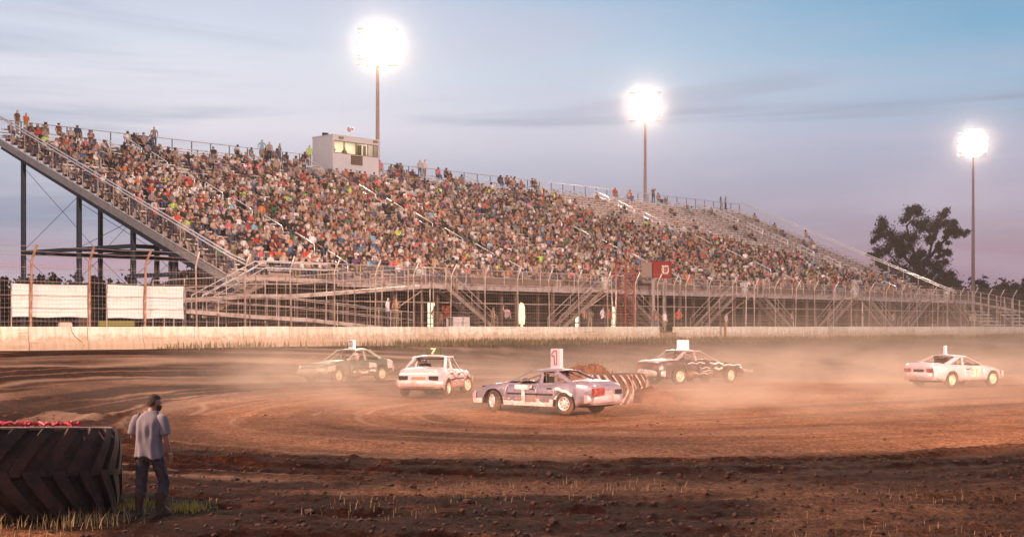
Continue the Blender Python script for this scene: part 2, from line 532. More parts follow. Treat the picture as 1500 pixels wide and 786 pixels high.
# ------------------------------------------------------------------ catch fence
POSTX = [-.25 + 3.05*k for k in range(-2, 16)] + [48.2, 50.15] + [51.6 + 3.05*(k) for k in range(0, 20)]
fence = sempty('catch_fence', 0, 0, 0, 'tall galvanised wire catch fence with bent post tips on the track wall', 'fence')
pb = MB(); pb.tube([(0, 0, -.3), (0, 0, 3.1), (0, -.10, 3.32), (0, -.42, 3.85)], .045, 6)
pme = pb.mesh('post'); pme.materials.append(GALV)
pme.polygons.foreach_set('use_smooth', [True]*len(pme.polygons))
pb2 = MB(); pb2.tube([(0, 0, -.3), (0, 0, 3.1), (0, -.10, 3.32), (0, -.42, 3.85)], .062, 6)
pme2 = pb2.mesh('post'); pme2.materials.append(mat('rusty galvanised post', (.42, .24, .17), .7, .2, var=.3, dirt=(.22, .08, .04), damt=.6))
for k, u in enumerate(POSTX):
    o = link('post', pme2 if u < 7 else pme, fence, (u, .0, 0), (R(random.uniform(-1, 1)), R(random.uniform(-1.2, 1.2)), R(random.uniform(-10, 10))))
for z in (.25, .9, 1.5, 2.15, 2.8, 3.35, 3.55, 3.78):
    vv = 0 if z < 3.2 else -.42*(z-3.3)/.55
    c = MB(); pts = []
    for k, u in enumerate(POSTX):
        pts.append((u, vv-.05, z))
        if k+1 < len(POSTX): pts.append(((u+POSTX[k+1])/2, vv-.05, z-random.uniform(.01, .05)))
    c.tube(pts, .011, 4, cap=False); c.build('cable', WIRE, fence)
wm = MB()
for i in range(int((POSTX[-1]-POSTX[0])/.2)):
    u = POSTX[0]+i*.2
    if 48.3 < u < 50.0: continue
    wm.tube([(u, -.03, .02), (u+random.uniform(-.02, .02), -.03, 3.1)], .0042, 3, cap=False)
for i in range(15):
    z = .1+i*.2
    for a, b in zip(POSTX[:-1], POSTX[1:]):
        if a > 48 and b < 50.3: continue
        wm.tube([(a, -.035, z), (b, -.035, z+random.uniform(-.02, .02))], .0042, 3, cap=False)
setp(wm.build('wire_netting', WIRE, fence), kind='stuff')

# ------------------------------------------------------------------ grandstand
UL, UR, V0, ROWS, TR, RI, Z0 = 15.6, 107.0, 6.0, 33, .76, .325, 2.95
SKEW = -.09    # the seating block is laid out slightly off square
AISLES = [24.7, 41.5, 60.2, 78.7, 97.1]
AW = .6
def seat_z(r): return Z0 + r*RI
def seat_v(r): return V0 + r*TR
VB = V0 + ROWS*TR
ZB = Z0 + ROWS*RI
stand = sempty('grandstand', UL, V0, -.35, 'huge aluminium bleacher grandstand full of spectators behind the dirt track', 'grandstand')
so = Vector((UL, V0, -.35))
def SL(u, v, z): return (u+SKEW*(v-V0)-so.x, v-so.y, z-so.z)
def SWS(u, v, z): return SW(u+SKEW*(v-V0), v, z)
edges = [UL] + AISLES + [UR]
# tiered deck per section (treads and risers)
for s in range(6):
    a = edges[s] + (AW if s else 0); b = edges[s+1] - (AW if s < 5 else 0)
    m = MB()
    pts = []
    for r in range(ROWS):
        pts += [(seat_v(r), seat_z(r)-(RI if r else .25)), (seat_v(r), seat_z(r)), ]
    pts.append((VB, seat_z(ROWS-1)))
    under = [(v+.02, z-.12) for v, z in pts]
    m.grid([[SL(a, v, z) for v, z in pts], [SL(b, v, z) for v, z in pts]])
    m.grid([[SL(b, v, z) for v, z in under], [SL(a, v, z) for v, z in under]])
    m.build('tiered_deck', TREAD, stand)
# aisle stairs
for s in range(5):
    a, b = AISLES[s]-AW, AISLES[s]+AW
    m = MB(); pts = []
    for r in range(ROWS):
        for h in (0, 1):
            zz = seat_z(r)-RI + h*RI/2
            v = seat_v(r)-.0 + h*TR/2
            pts += [(v, zz), (v, zz+RI/2)]
    pts.append((VB, seat_z(ROWS-1)))
    m.grid([[SL(a, v, z+.004) for v, z in pts], [SL(b, v, z+.004) for v, z in pts]])
    m.build('aisle_stair', mat('stair tread', (.30, .20, .17), .7, .1, var=.2), stand)
# bench seat planks and foot rails: one per row and section
for s in range(6):
    a = edges[s] + (AW+.03 if s else .05); b = edges[s+1] - (AW+.03 if s < 5 else .05)
    sp = MB(); sp.box((0, 0, 0), (b-a, .27, .045)); sp.box((0, .02, -.035), (b-a, .05, 0)); 
    for k in range(int((b-a-.9)/1.8)+1):
        sp.box((k*1.8+.90, .08, -.40), (k*1.8+.95, .17, 0))
    me = sp.mesh('seat_plank'); me.materials.append(ALU)
    for r in range(ROWS):
        link('seat_plank', me, stand, SL(a, seat_v(r)+.40+random.uniform(-.01, .01), seat_z(r)+.42))
# end wall stringers and rails
for uu, nm in ((UL-.12, 'left'), (UR+.12, 'right')):
    m = MB()
    m.bar(SL(uu, V0-.6, Z0-.75), SL(uu, VB+.1, ZB-.75+.1), .16, .42)
    m.build('stringer', mat('galvanised beam', (.36, .29, .26), .6, .3, var=.3), stand)
    m = MB()
    m.bar(SL(uu-.02*(1 if nm == 'left' else -1), V0-.4, Z0-.33), SL(uu, VB+.1, ZB-.40), .05, .05)
    m.build('stringer_flange', GALVB, stand)
    for hh in (1.22, 1.02):
        t = MB(); t.tube([SL(uu, V0-.9, Z0+hh-.35), SL(uu, V0+.4, Z0+hh+.1), SL(uu, VB-2.0, ZB+hh-.9), SL(uu, VB, ZB+1.1)], .046, 6)
        t.build('end_rail', GALVB, stand)
    nn = 15
    for k in range(nn+1):
        f = k/nn; v = V0 + (VB-V0)*f; z = Z0+(ZB-Z0)*f
        t = MB(); t.tube([SL(uu, v, z-.85), SL(uu, v, z+1.12)], .027, 5); t.build('end_rail_post', GALV, stand)
    w = MB()
    Lh = VB-V0
    for k in range(int(Lh/.16)):
        v = V0+k*.16; z = Z0+(ZB-Z0)*(v-V0)/Lh
        w.tube([SL(uu, v, z-.4), SL(uu, v, z+1.0)], .0035, 3, cap=False)
    for k in range(8):
        w.tube([SL(uu, V0, Z0-.3+k*.17), SL(uu, VB, ZB-.3+k*.17)], .0035, 3, cap=False)
    w.build('end_rail_netting', WIRE, stand)['kind'] = 'stuff'
# back rail
for hh in (1.15, .25):
    t = MB(); t.tube([SL(UL-.12, VB+.05, ZB+hh-.33), SL(UR+.12, VB+.05, ZB+hh-.33)], .03, 5); t.build('back_rail', GALV, stand)
t = MB(); t.tube([(0, 0, 0), (0, 0, 1.5)], .045, 5); me = t.mesh('back_rail_post'); me.materials.append(mat('post blue grey', (.13, .12, .16), .6, .2))
nbp = 52
for k in range(nbp+1):
    link('back_rail_post', me, stand, SL(UL-.1+(UR-UL+.2)*k/nbp, VB+.08, ZB-.66))
w = MB()
for k in range(int((UR-UL)/.2)):
    w.tube([SL(UL+k*.2, VB+.05, ZB-.1), SL(UL+k*.2, VB+.05, ZB+.8)], .003, 3, cap=False)
w.build('back_rail_netting', WIRE, stand)['kind'] = 'stuff'
# aisle handrails: separate hoops, a gap every few rows
for ai, ua in enumerate(AISLES):
    for k in range(8):
        r0 = 1 + k*4; r1 = r0 + 2.5
        if r1 > ROWS-1: continue
        va, za = seat_v(r0), seat_z(r0)-.1; vb, zb = seat_v(r1), seat_z(r1)-.1
        t = MB(); h1 = .92
        t.tube([SL(ua, va, za), SL(ua, va, za+h1-.12), SL(ua, va+.12, za+h1), SL(ua, vb-.1, zb+h1), SL(ua, vb, zb+h1-.1), SL(ua, vb, zb)], .04, 5)
        t.tube([SL(ua, va, za+.5), SL(ua, vb, zb+.5)], .028, 5)
        t.build('aisle_handrail', GALVB, stand, smooth='all')
# tall hoops at the head of aisles
# columns, beams and braces under the stand
DU = 5.85
def und(v): return Z0 - 1.0 + (ZB-Z0)*(v-V0)/(VB-V0)
colv = [28.5, 22.0, 16.2, 12.0]
cu = [UL+.25 + DU*k for k in range(16)]
for i, u in enumerate(cu):
    for j, v in enumerate(colv):
        m = MB(); wdt = .26
        zt_ = und(v)+.05
        m.box(SL(u-wdt/2, v-.02, -.35), SL(u+wdt/2, v+.02, zt_)); m.box(SL(u-wdt/2, v-.16, -.35), SL(u-wdt/2+.03, v+.16, zt_)); m.box(SL(u+wdt/2-.03, v-.16, -.35), SL(u+wdt/2, v+.16, zt_))
        m.build('column', NAVY, stand)
    m = MB()
    for j in range(3):
        z = 5.1 if j < 2 else 3.2
        m.bar(SL(u, colv[j], z), SL(u, colv[j+1], z), .2, .26)
    m.build('cross_beam', NAVY, stand)
    m = MB(); m.bar(SL(u, V0, und(V0)), SL(u, VB, und(VB)), .2, .5); m.build('raker_beam', NAVY, stand)
for j in range(4):
    for i in range(len(cu)-1):
        z = 5.1 if j < 3 else 1.9
        if i > 4 and j < 3: continue
        m = MB(); m.bar(SL(cu[i], colv[j], z-.01), SL(cu[i+1], colv[j], z-.01), .2, .26); m.build('tie_beam', NAVY, stand)
for i in range(3):
    for j in range(2):
        t = MB(); za = und(colv[j])-.6
        t.tube([SL(cu[i], colv[j], 5.2), SL(cu[i+1], colv[j], za)], .018, 4); t.tube([SL(cu[i], colv[j], za), SL(cu[i+1], colv[j], 5.2)], .018, 4)
        t.tube([SL(cu[i], colv[j], 4.9), SL(cu[i+1], colv[j], -.2)], .018, 4); t.tube([SL(cu[i], colv[j], -.2), SL(cu[i+1], colv[j], 4.9)], .018, 4)
        t.build('brace_rod', mat('brace steel', (.10, .08, .09), .5), stand)
# added dark wall stands for the deep shade under the seats
cs = sempty('under_stand_wall', 0, 0, 0, 'long dark wall added for the shade under the grandstand', 'building')
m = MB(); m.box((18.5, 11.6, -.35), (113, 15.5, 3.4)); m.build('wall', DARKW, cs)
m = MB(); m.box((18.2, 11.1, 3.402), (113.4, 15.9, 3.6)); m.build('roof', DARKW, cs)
for k in range(9):
    u0 = 31 + k*8.1
    m = MB(); m.box((u0, 11.52, .75), (u0+2.4, 11.597, 2.0)); sh = m.build('serving_hatch', mat('hatch metal', (.11, .07, .06), .6, .2, var=.2), cs)
    m = MB(); m.box((u0-.1, 11.3, .62), (u0+2.5, 11.596, .70)); m.build('sill', mat('hatch sill', (.2, .13, .1), .6), sh)
    m = MB(); m.box((u0+4, 11.54, -.35), (u0+4.95, 11.598, 1.75)); m.build('door', mat('service door', (.09, .05, .04), .6, var=.2), cs)

# ------------------------------------------------------------------ raised walkway in front of the seats
WU0, WU1 = 21.5, 106.5
wk = sempty('raised_walkway', 0, 0, 0, 'raised steel walkway with mesh railing along the foot of the grandstand', 'walkway')
DZ = 2.7
m = MB(); m.box((WU0, 4.0, DZ-.05), (WU1+2, 5.95, DZ)); m.build('deck', TREAD, wk)
m = MB(); m.box((WU0, 3.93, DZ-.27), (WU1+2, 3.995, DZ+.04)); m.build('fascia', GALV, wk)
m = MB(); m.box((WU0, 5.0, DZ-1.15), (WU1+2, 5.06, DZ-1.08)); m.build('purlin', GALV, wk)
STAIRS = [(29.4, 1, 'r'), (45.3, -1, 'l'), (47.6, 1, 'r'), (62.3, -1, 'l'), (66.2, 1, 'r'), (81.4, -1, 'l'), (84.2, 1, 'r'), (96.6, -1, 'l'), (101.5, 1, 'r')]
for hh in (1.1, .62, .12):
    t = MB(); t.tube([(WU0, 4.0, DZ+hh), (WU1+2, 4.0, DZ+hh)], .028, 5); t.build('rail', GALV, wk)
t = MB(); t.tube([(0, 0, -.25), (0, 0, 1.12)], .03, 5); pr = t.mesh('rail_post'); pr.materials.append(GALV)
k = 0
while WU0+k*1.83 < WU1+2:
    link('rail_post', pr, wk, (WU0+k*1.83, 3.97, DZ)); k += 1
t = MB(); t.box((-.09, -.09, -.35), (.09, .09, DZ-.06)); cm = t.mesh('column'); cm.materials.append(mat('walkway column', (.20, .12, .10), .6, .2, var=.2))
k = 0
while WU0+1+k*3.8 < WU1+2:
    link('column', cm, wk, (WU0+1+k*3.8, 4.3, 0)); link('column', cm, wk, (WU0+1+k*3.8, 5.75, 0)); k += 1
w = MB()
for k in range(int((WU1+2-WU0)/.12)):
    u = WU0+k*.12
    w.tube([(u, 4.02, DZ+.05), (u+.55, 4.02, DZ+1.1)], .0042, 3, cap=False); w.tube([(u+.55, 4.02, DZ+.05), (u, 4.02, DZ+1.1)], .0042, 3, cap=False)
w.build('railing_netting', WIRE, wk)['kind'] = 'stuff'
# toe panels: strips of sheet metal along the rail
for a, b in ((27, 29), (33, 41.5), (49, 58), (62, 65), (68, 77), (86, 92)):
    m = MB(); m.box((a, 4.035, DZ+.14), (b, 4.05, DZ+.58)); m.build('kick_panel', mat('kick panel', (.24, .15, .12), .6, .3, var=.3, vscale=.8), wk)
# stairs down to the ground, parallel with the walkway, on its track side
ST = mat('stair steel', (.36, .25, .21), .55, .3, var=.25, dirt=(.22, .1, .06), damt=.4)
for u, d, _ in STAIRS:
    run, n = 4.8, 15
    st = MB()
    for vv in (2.75, 3.85):
        st.bar((u, vv, DZ-.1), (u+d*run, vv, -.3), .06, .26)
    s_ = st.build('stair_stringer', ST, wk)
    for k in range(n):
        f = (k+.5)/n
        b_ = MB(); b_.box((-.16, 2.79, 0), (.16, 3.81, .04)); me = b_.mesh('step')
        me.materials.append(ST)
        link('step', me, s_, (u+d*run*f, 0, DZ-.12-(DZ+.3)*f))
    for vv in (2.75, 3.87):
        t = MB(); t.tube([(u-d*.05, vv, DZ+1.05), (u+d*run, vv, .65), (u+d*run, vv, -.33)], .03, 5)
        t.tube([(u, vv, DZ+.6), (u+d*run, vv, .25)], .02, 5)
        t.tube([(u+d*run*.5, vv, DZ*.5-.2), (u+d*run*.5, vv, DZ*.5+.95)], .02, 5); t.build('stair_handrail', GALV, wk)
    # landing
    m = MB(); m.box((u-d*1.4 if d > 0 else u, 2.7, DZ-.25), (u if d > 0 else u-d*1.4, 3.9, DZ-.004)); m.build('landing', GALV, wk)
    t = MB(); e = u-d*1.4
    t.tube([(u, 2.72, DZ+1.05), (e, 2.72, DZ+1.05), (e, 3.9, DZ+1.05)], .028, 5); t.tube([(e, 2.72, DZ-.2), (e, 2.72, DZ+1.05)], .028, 5); t.tube([(u, 2.72, DZ-.2), (u, 2.72, DZ+1.05)], .028, 5)
    t.tube([(e, 2.72, DZ-.1), (e+d*.1, 2.72, -.33)], .05, 5)
    t.build('landing_rail', GALV, wk)
    # diagonal brace under landing
    t = MB(); t.bar((e, 3.0, DZ-.2), (e-d*1.9, 4.3, .9), .07); t.build('diagonal_brace', ST, wk)

# access ramps at the left
rp = sempty('access_ramp', 0, 0, 0, 'zigzag access ramp with tube railings rising to the left end of the walkway', 'ramp')
RL = [(7.0, 3.2, .62, 21.5, 3.2, 1.25), (21.5, 2.9, 1.35, 36.0, 2.9, 2.55)]
def ramp(u0, z0, u1, z1, v0, v1):
    m = MB()
    m.grid([[(u0, v0, z0), (u0, v1, z0), (u0, v1, z0-.22), (u0, v0, z0-.22)], [(u1, v0, z1), (u1, v1, z1), (u1, v1, z1-.22), (u1, v0, z1-.22)]], close=True, capends=True)
    m.build('ramp_deck', GALV, rp, fixn=True)
    for v in (v0, v1):
        t = MB()
        for hh in (1.05, .58): t.tube([(u0, v, z0+hh), (u1, v, z1+hh)], .026, 5)
        t.build('ramp_rail', GALV, rp)
        n = max(2, int(abs(u1-u0)/1.9))
        for k in range(n+1):
            f = k/n; t = MB(); t.tube([(u0+(u1-u0)*f, v, -.33), (u0+(u1-u0)*f, v, z0+(z1-z0)*f+1.07)], .03, 5); t.build('ramp_post', GALV, rp)
    w = MB()
    n = int(abs(u1-u0)/.14)
    for k in range(n):
        f = k/n; w.tube([(u0+(u1-u0)*f, v0, z0+(z1-z0)*f), (u0+(u1-u0)*f, v0, z0+(z1-z0)*f+1.0)], .0035, 3, cap=False)
    w.build('ramp_netting', WIRE, rp)['kind'] = 'stuff'
ramp(8.6, 1.42, 14.5, 1.83, 2.6, 3.7)
ramp(14.5, 1.83, 17.4, 1.87, 2.6, 3.7)
ramp(17.4, 1.87, 28.2, 2.68, 2.6, 3.7)
ramp(9.0, .92, 13.1, .66, 1.2, 2.3)
ramp(13.1, .66, 17.0, .50, 1.2, 2.3)
ramp(17.0, .50, 21.5, .12, 1.2, 2.3)
ramp(21.5, .12, 25.2, -.18, 1.2, 2.3)
m = MB(); m.box((-.5, 1.1, .40), (14, 5.6, .46)) 
# stair up from ramp to the seats at the left end
m = MB()
for v in (3.95, 5.05): m.bar((11.9, v, .55), (16.3, v, 2.6), .06, .26)
s_ = m.build('stair_stringer', ST, rp)
for k in range(14):
    f = (k+.5)/14; b_ = MB(); b_.box((-.13, 3.98, 0), (.13, 5.02, .04)); me = b_.mesh('step'); me.materials.append(ST); link('step', me, s_, (11.9+4.4*f, 0, .60+2.05*f))
for v in (3.95, 5.05):
    t = MB(); t.tube([(11.9, v, .5), (11.9, v, 1.75), (16.2, v, 3.80), (21.6, v, 3.80)], .036, 6); t.tube([(11.9, v, 1.35), (16.2, v, 3.42), (21.6, v, 3.42)], .026, 5); t.build('stair_handrail', GALVB, rp)
m = MB(); m.box((16.3, 3.9, 2.62), (21.45, 5.9, 2.695)); m.build('landing', GALV, rp)

# right end: walkway slopes down beyond the stand, small bleachers under it
er = sempty('exit_ramp', 108.6, 4.0, -.35, 'sloping exit ramp with railing at the right end of the walkway', 'ramp')
m = MB(); m.grid([[(0, 0, 3.05), (0, 1.9, 3.05), (0, 1.9, 2.8), (0, 0, 2.8)], [(22, 0, 1.5), (22, 1.9, 1.5), (22, 1.9, 1.25), (22, 0, 1.25)]], close=True, capends=True); m.build('ramp_deck', GALV, er, fixn=True)
for hh in (1.1, .6):
    t = MB(); t.tube([(0, 0, 3.05+hh), (22, 0, 1.5+hh)], .03, 5); t.build('rail', GALV, er)
for k in range(12):
    f = k/11; t = MB(); t.bar((22*f, 0, 0), (22*f, 0, 4.15-1.55*f), .09); t.build('rail_post', GALV, er)
for n_, (uu, vv) in enumerate(((106.2, 1.4), (114.0, 1.3))):
    sb = sempty('small_bleacher', uu, vv, -.35, ['low aluminium bleacher benches left of the far wall corner', 'low aluminium bleacher benches at the right edge of the picture'][n_], 'bleachers', 'small bleachers beyond the grandstand')
    for r in range(5):
        m = MB(); m.box((0, r*.55, .5+r*.36), (4.6, r*.55+.26, .55+r*.36)); m.build('seat_plank', GALVB, sb)
        m = MB(); m.box((0, r*.55-.24, .2+r*.36), (4.6, r*.55-.02, .23+r*.36)); m.build('foot_plank', ALU, sb)
    for x in (.3, 2.3, 4.3):
        m = MB(); m.bar((x, 0, .05), (x, 2.4, 1.95), .06); m.bar((x, 2.4, 0), (x, 2.4, 2.9), .06); m.bar((x, 0, 0), (x, 2.4, 0.04), .06); m.bar((x, 0, 0), (x, 0, .5), .05); m.build('frame', GALV, sb)
# ------------------------------------------------------------------ text helper
def text_mesh(s, size, depth=.004, name='lettering', bold=.0, sx=1.0):
    cu = bpy.data.curves.new(name, 'FONT'); cu.body = s; cu.size = size; cu.extrude = depth; cu.align_x = 'CENTER'; cu.align_y = 'CENTER'; cu.offset = bold
    cu.resolution_u = 4
    ob = bpy.data.objects.new(name, cu); COL.objects.link(ob)
    bpy.context.view_layer.update()
    me = bpy.data.meshes.new_from_object(ob.evaluated_get(bpy.context.evaluated_depsgraph_get()))
    bpy.data.objects.remove(ob, do_unlink=True); bpy.data.curves.remove(cu)
    if sx != 1: me.transform(Matrix.Scale(sx, 4, (1, 0, 0)))
    me.name = name; me.materials.clear()
    return me

# ------------------------------------------------------------------ banners on the fence
for n_, (a, b, z0, z1) in enumerate(((-1.1, 2.81, .45, 2.02), (3.85, 8.2, .42, 2.08), (-6.0, -1.78, .45, 2.05))):
    lb = ['blank white banner panel on the fence, above the concrete block on the wall', 'blank white banner panel on the fence with a stained right edge, nearer the ramp', 'white banner panel cut off by the left edge of the picture'][n_]
    t_ = sempty('banner_panel', a, .12, 0, lb, 'banner', 'white banners on the catch fence')
    m = MB(); w_ = b-a
    rows = []
    for i in range(13):
        x = w_*i/12
        rows.append([(x, .03*math.sin(i*1.3), z0+.02*math.sin(i*.9)), (x, .05+.03*math.sin(i*1.1+1), (z0+z1)/2), (x, .03*math.sin(i*.7), z1-.05*math.sin(PI*i/12)), (x, .02+.03*math.sin(i*.7), z1-.05*math.sin(PI*i/12)), (x, .07, (z0+z1)/2), (x, .02+.03*math.sin(i*1.3), z0+.02*math.sin(i*.9))])
    m.grid(rows, close=True, capends=True); m.build('sheet', WHITE, t_, smooth=True, fixn=True)
    m = MB()
    for x in (.0, w_): m.tube([(x, .1, -.3), (x, .1, z1+.03)], .025, 5)
    m.tube([(0, .1, z1-.02), (w_, .1, z1-.02)], .018, 5); m.build('support_frame', GALV, t_)
m = MB(); m.box((0, 0, 0), (2.0, .04, .26)); o = setp(m.build('yellow_sign', mat('yellow green sheet', (.20, .17, .03), .6)), 'low yellow strip sign showing under the second white banner', 'sign'); o.location = SW(3.4, .25, .02); o.rotation_euler = (0, 0, ANG)
# pallets / stacked frames at far left behind the fence
pl = sempty('pallet_rack', -1.9, 2.2, -.3, 'stack of grey slatted pallets behind the fence at the left edge', 'pallets')
for k in range(9):
    m = MB(); m.box((k*.13, 0, 0), (k*.13+.06, 1.0, 1.7-.03*k)); m.build('slat', mat('grey slat', (.25, .17, .14), .8, var=.3), pl)
# round white logo board behind the fence
lg = sempty('round_sign', 3.75, 1.9, -.3, 'dark board with a pale ring on it, between the two white banners', 'sign')
m = MB(); m.box((-.5, 0, 0), (.35, .05, 1.75)); m.build('board', mat('dark board', (.07, .035, .02), .7), lg)
m = MB(); m.lathe([(.17, -.012), (.17, -.002), (.11, -.002), (.11, -.012)], 18, 'y', (-.03, 0, .95), closed=True); m.build('ring', mat('pale ring', (.5, .38, .3), .7), lg)

# ------------------------------------------------------------------ barrels on walkway landings
bm_ = MB(); bm_.lathe([(0, 0), (.29, 0), (.30, .04), (.29, .3), (.305, .32), (.29, .34), (.29, .62), (.305, .64), (.29, .66), (.28, .93), (.25, .95), (0, .95)], 16)
bme = bm_.mesh('trash_barrel'); bme.materials.append(mat('white plastic barrel', (.70, .62, .58), .5, var=.08))
bme.polygons.foreach_set('use_smooth', [True]*len(bme.polygons))
blabs = ['white barrel on the walkway left of the first landing stair', 'white barrel on the walkway at the landing above the lit doorway', 'white barrel on the walkway right of the red sign',
         'white barrel on the walkway, third landing from the right end', 'white barrel on the walkway, nearest the right end of the stand']
for (u, lb) in zip((28.9, 47.7, 66.0, 84.7, 103.6), blabs):
    o = link('trash_barrel', bme, None, SW(u, 4.5, DZ)); setp(o, lb, 'barrel', 'barrels along the walkway'); o.scale = (1.15, 1.15, 1.05)

# ------------------------------------------------------------------ red box sign
sg = sempty('box_sign', 49.4, 1.6, -.35, 'red box sign with a white emblem standing on two posts above the gate gap', 'sign')
m = MB(); m.box((-.05, -.25, 4.02), (2.15, .25, 5.2)); m.build('cabinet', REDP, sg)
m = MB()
for a, b in (((-.09, -.28, 3.98), (2.19, -.251, 4.05)), ((-.09, -.28, 5.17), (2.19, -.251, 5.24)), ((-.09, -.279, 4.05), (-.03, -.251, 5.17)), ((2.13, -.279, 4.05), (2.19, -.251, 5.17))): m.box(a, b)
m.build('trim_frame', mat('dark red trim', (.2, .03, .02), .5), sg)
m = MB(); m.box((-.85, -.22, 4.0), (-.14, .2, 5.1)); m.build('side_cabinet', mat('grey cabinet', (.30, .20, .17), .6), sg)
for x in (.25, 1.55):
    m = MB(); m.box((x, -.07, 0), (x+.16, .07, 4.02)); m.build('post', GALV, sg)
# emblem: crest outline with heavy rim and broken strokes
def crest(s, dx, dz):
    pts = [(-.40, .30), (-.28, .30), (-.24, .24), (-.12, .24), (-.04, .31), (.12, .28), (.2, .31), (.42, .31), (.38, .2), (.46, .1), (.46, -.12), (.36, -.26), (.28, -.33), (-.22, -.33), (-.36, -.24), (-.44, -.05), (-.38, .14)]
    return [(x*s+dx, z*s+dz) for x, z in pts]
m = MB(); o_ = crest(1, 1.42, 4.63); i_ = crest(.80, 1.42, 4.63); n = len(o_)
vs = [(x, -.262, z) for x, z in o_] + [(x, -.262, z) for x, z in i_]
m.add(vs, [(k, (k+1) % n, n+(k+1) % n, n+k) for k in range(n)]); m.box((1.16, -.263, 4.34), (1.24, -.256, 4.92))
m.build('emblem_rim', mat('emblem white', (.8, .74, .7), .6), sg)
m = MB()
for k in range(4):
    z = 4.42+k*.13
    for x0, x1 in ((1.28, 1.42), (1.47, 1.58), (1.62, 1.74)): m.box((x0, -.264, z), (x1+random.uniform(-.03, .03), -.256, z+.05))
m.build('emblem_strokes', mat('emblem pale', (.62, .45, .32), .6), sg)

# red lattice mast
lm = sempty('lattice_mast', 46.9, 2.0, -.35, 'red steel lattice mast left of the red box sign', 'mast')
pts4 = [(0, 0), (1.0, 0), (1.0, .8), (0, .8)]
for x, y in pts4:
    m = MB(); m.tube([(x, y, 0), (x, y, 4.9)], .05, 5); m.build('leg', mat('red steel', (.30, .05, .03), .6, var=.2), lm)
for k in range(9):
    z = .2+k*.52; m = MB()
    for i in range(4):
        a, b = pts4[i], pts4[(i+1) % 4]
        m.tube([(*a, z), (*b, z+.26)], .022, 4); m.tube([(*b, z+.26), (*a, z+.52)], .022, 4)
    m.build('lattice_brace', MATS['red steel'], lm)

# ------------------------------------------------------------------ lit things under the walkway
LITW = mat('lit panel', (.8, .75, .6), .5, emit=(1.0, .80, .48), estr=2.0)
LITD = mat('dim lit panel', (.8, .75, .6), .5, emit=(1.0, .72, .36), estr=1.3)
def lit_door(u, v, w_, h_, label, segs):
    t_ = sempty('drinks_machine', u, v, -.35, label, 'vending machine', None)
    m = MB(); m.box((-.06, 0, 0), (w_+.06, .7, h_+.08)); m.build('cabinet', BLACK, t_)
    for z0, z1 in segs:
        m = MB(); m.box((0, -.02, z0), (w_, -.002, z1)); m.build('lit_panel', LITW, t_)
lit_door(31.8, 7.0, .62, 2.0, 'tall lit white drinks machine with a person in front, below the first stair', [(.1, .5), (.55, .9), (.95, 1.25), (1.3, 2.0)])
lit_door(51.4, 7.0, .5, 1.9, 'lit machine glowing pale yellow behind the red mast', [(.1, .45), (.55, .95), (1.02, 1.4), (1.5, 1.9)])
lit_door(49.4, 9.0, .35, 1.4, 'small glowing machine behind the people by the middle stair', [(.3, .6), (.7, 1.2)])
ft = sempty('feather_banner', 38.9, 4.9, -.35, 'glowing pale yellow feather banner on a short pole under the walkway', 'banner')
m = MB(); ov = [(-.28, .55), (-.30, 1.2), (-.26, 1.85), (-.10, 2.05), (.12, 2.0), (.30, 1.75), (.34, 1.0), (.28, .5)]
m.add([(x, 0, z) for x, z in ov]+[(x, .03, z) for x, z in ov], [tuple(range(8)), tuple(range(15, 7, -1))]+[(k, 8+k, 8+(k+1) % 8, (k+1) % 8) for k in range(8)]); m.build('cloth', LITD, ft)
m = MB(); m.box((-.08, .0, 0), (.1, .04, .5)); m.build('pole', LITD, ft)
m = MB()
for k in range(3): m.box((-.16+.11*k, -.008, 1.05+.1*(k % 2)), (-.09+.11*k, -.002, 1.12+.1*(k % 2)))
m.build('print', mat('orange print', (.6, .2, .05), .6), ft)
tk = sempty('folding_table', 30.3, 3.0, -.35, 'white covered table behind the wall beside the first walkway stair', 'table')
m = MB(); rr = []
for i in range(12):
    x = 1.55*i/11; rr.append([(x, .0+.02*math.sin(i*2.2), 0), (x, 0, .98), (x, .6, .98), (x, .6, .0)])
m.grid(rr); m.build('tablecloth_skirt', mat('pale cloth', (.62, .50, .50), .8), tk); m = MB(); m.box((0, .01, .94), (1.55, .6, .975)); m.build('tabletop', WHITE, tk)
# red bar stools/signs board
rb = sempty('menu_board', 34.5, 8.4, .0, 'red menu board hanging behind the people under the walkway', 'menu board')
m = MB(); m.box((0, 0, .95), (.75, .05, 1.45)); m.build('upper_board', mat('menu red', (.5, .06, .03), .6), rb); m = MB(); m.box((0, 0, .35), (.68, .05, .9)); m.build('lower_board', mat('menu red 2', (.6, .07, .06), .6), rb)

# ------------------------------------------------------------------ people
def skin_mesh(joints, edges_, radii, sub=0, name='person'):
    me = bpy.data.meshes.new(name); me.from_pydata([Vector(j) for j in joints], edges_, [])
    ob = bpy.data.objects.new(name, me); COL.objects.link(ob)
    sk = ob.modifiers.new('skin', 'SKIN'); sk.use_smooth_shade = True
    sv = me.skin_vertices[0].data
    for i, r in enumerate(radii):
        sv[i].radius = (r, r) if isinstance(r, (int, float)) else r
    sv[0].use_root = True
    if sub:
        ss = ob.modifiers.new('sub', 'SUBSURF'); ss.levels = sub
    bpy.context.view_layer.update()
    r_ = bpy.data.meshes.new_from_object(ob.evaluated_get(bpy.context.evaluated_depsgraph_get()))
    bpy.data.objects.remove(ob, do_unlink=True); bpy.data.meshes.remove(me)
    r_.name = name
    r_.polygons.foreach_set('use_smooth', [True]*len(r_.polygons))
    return r_

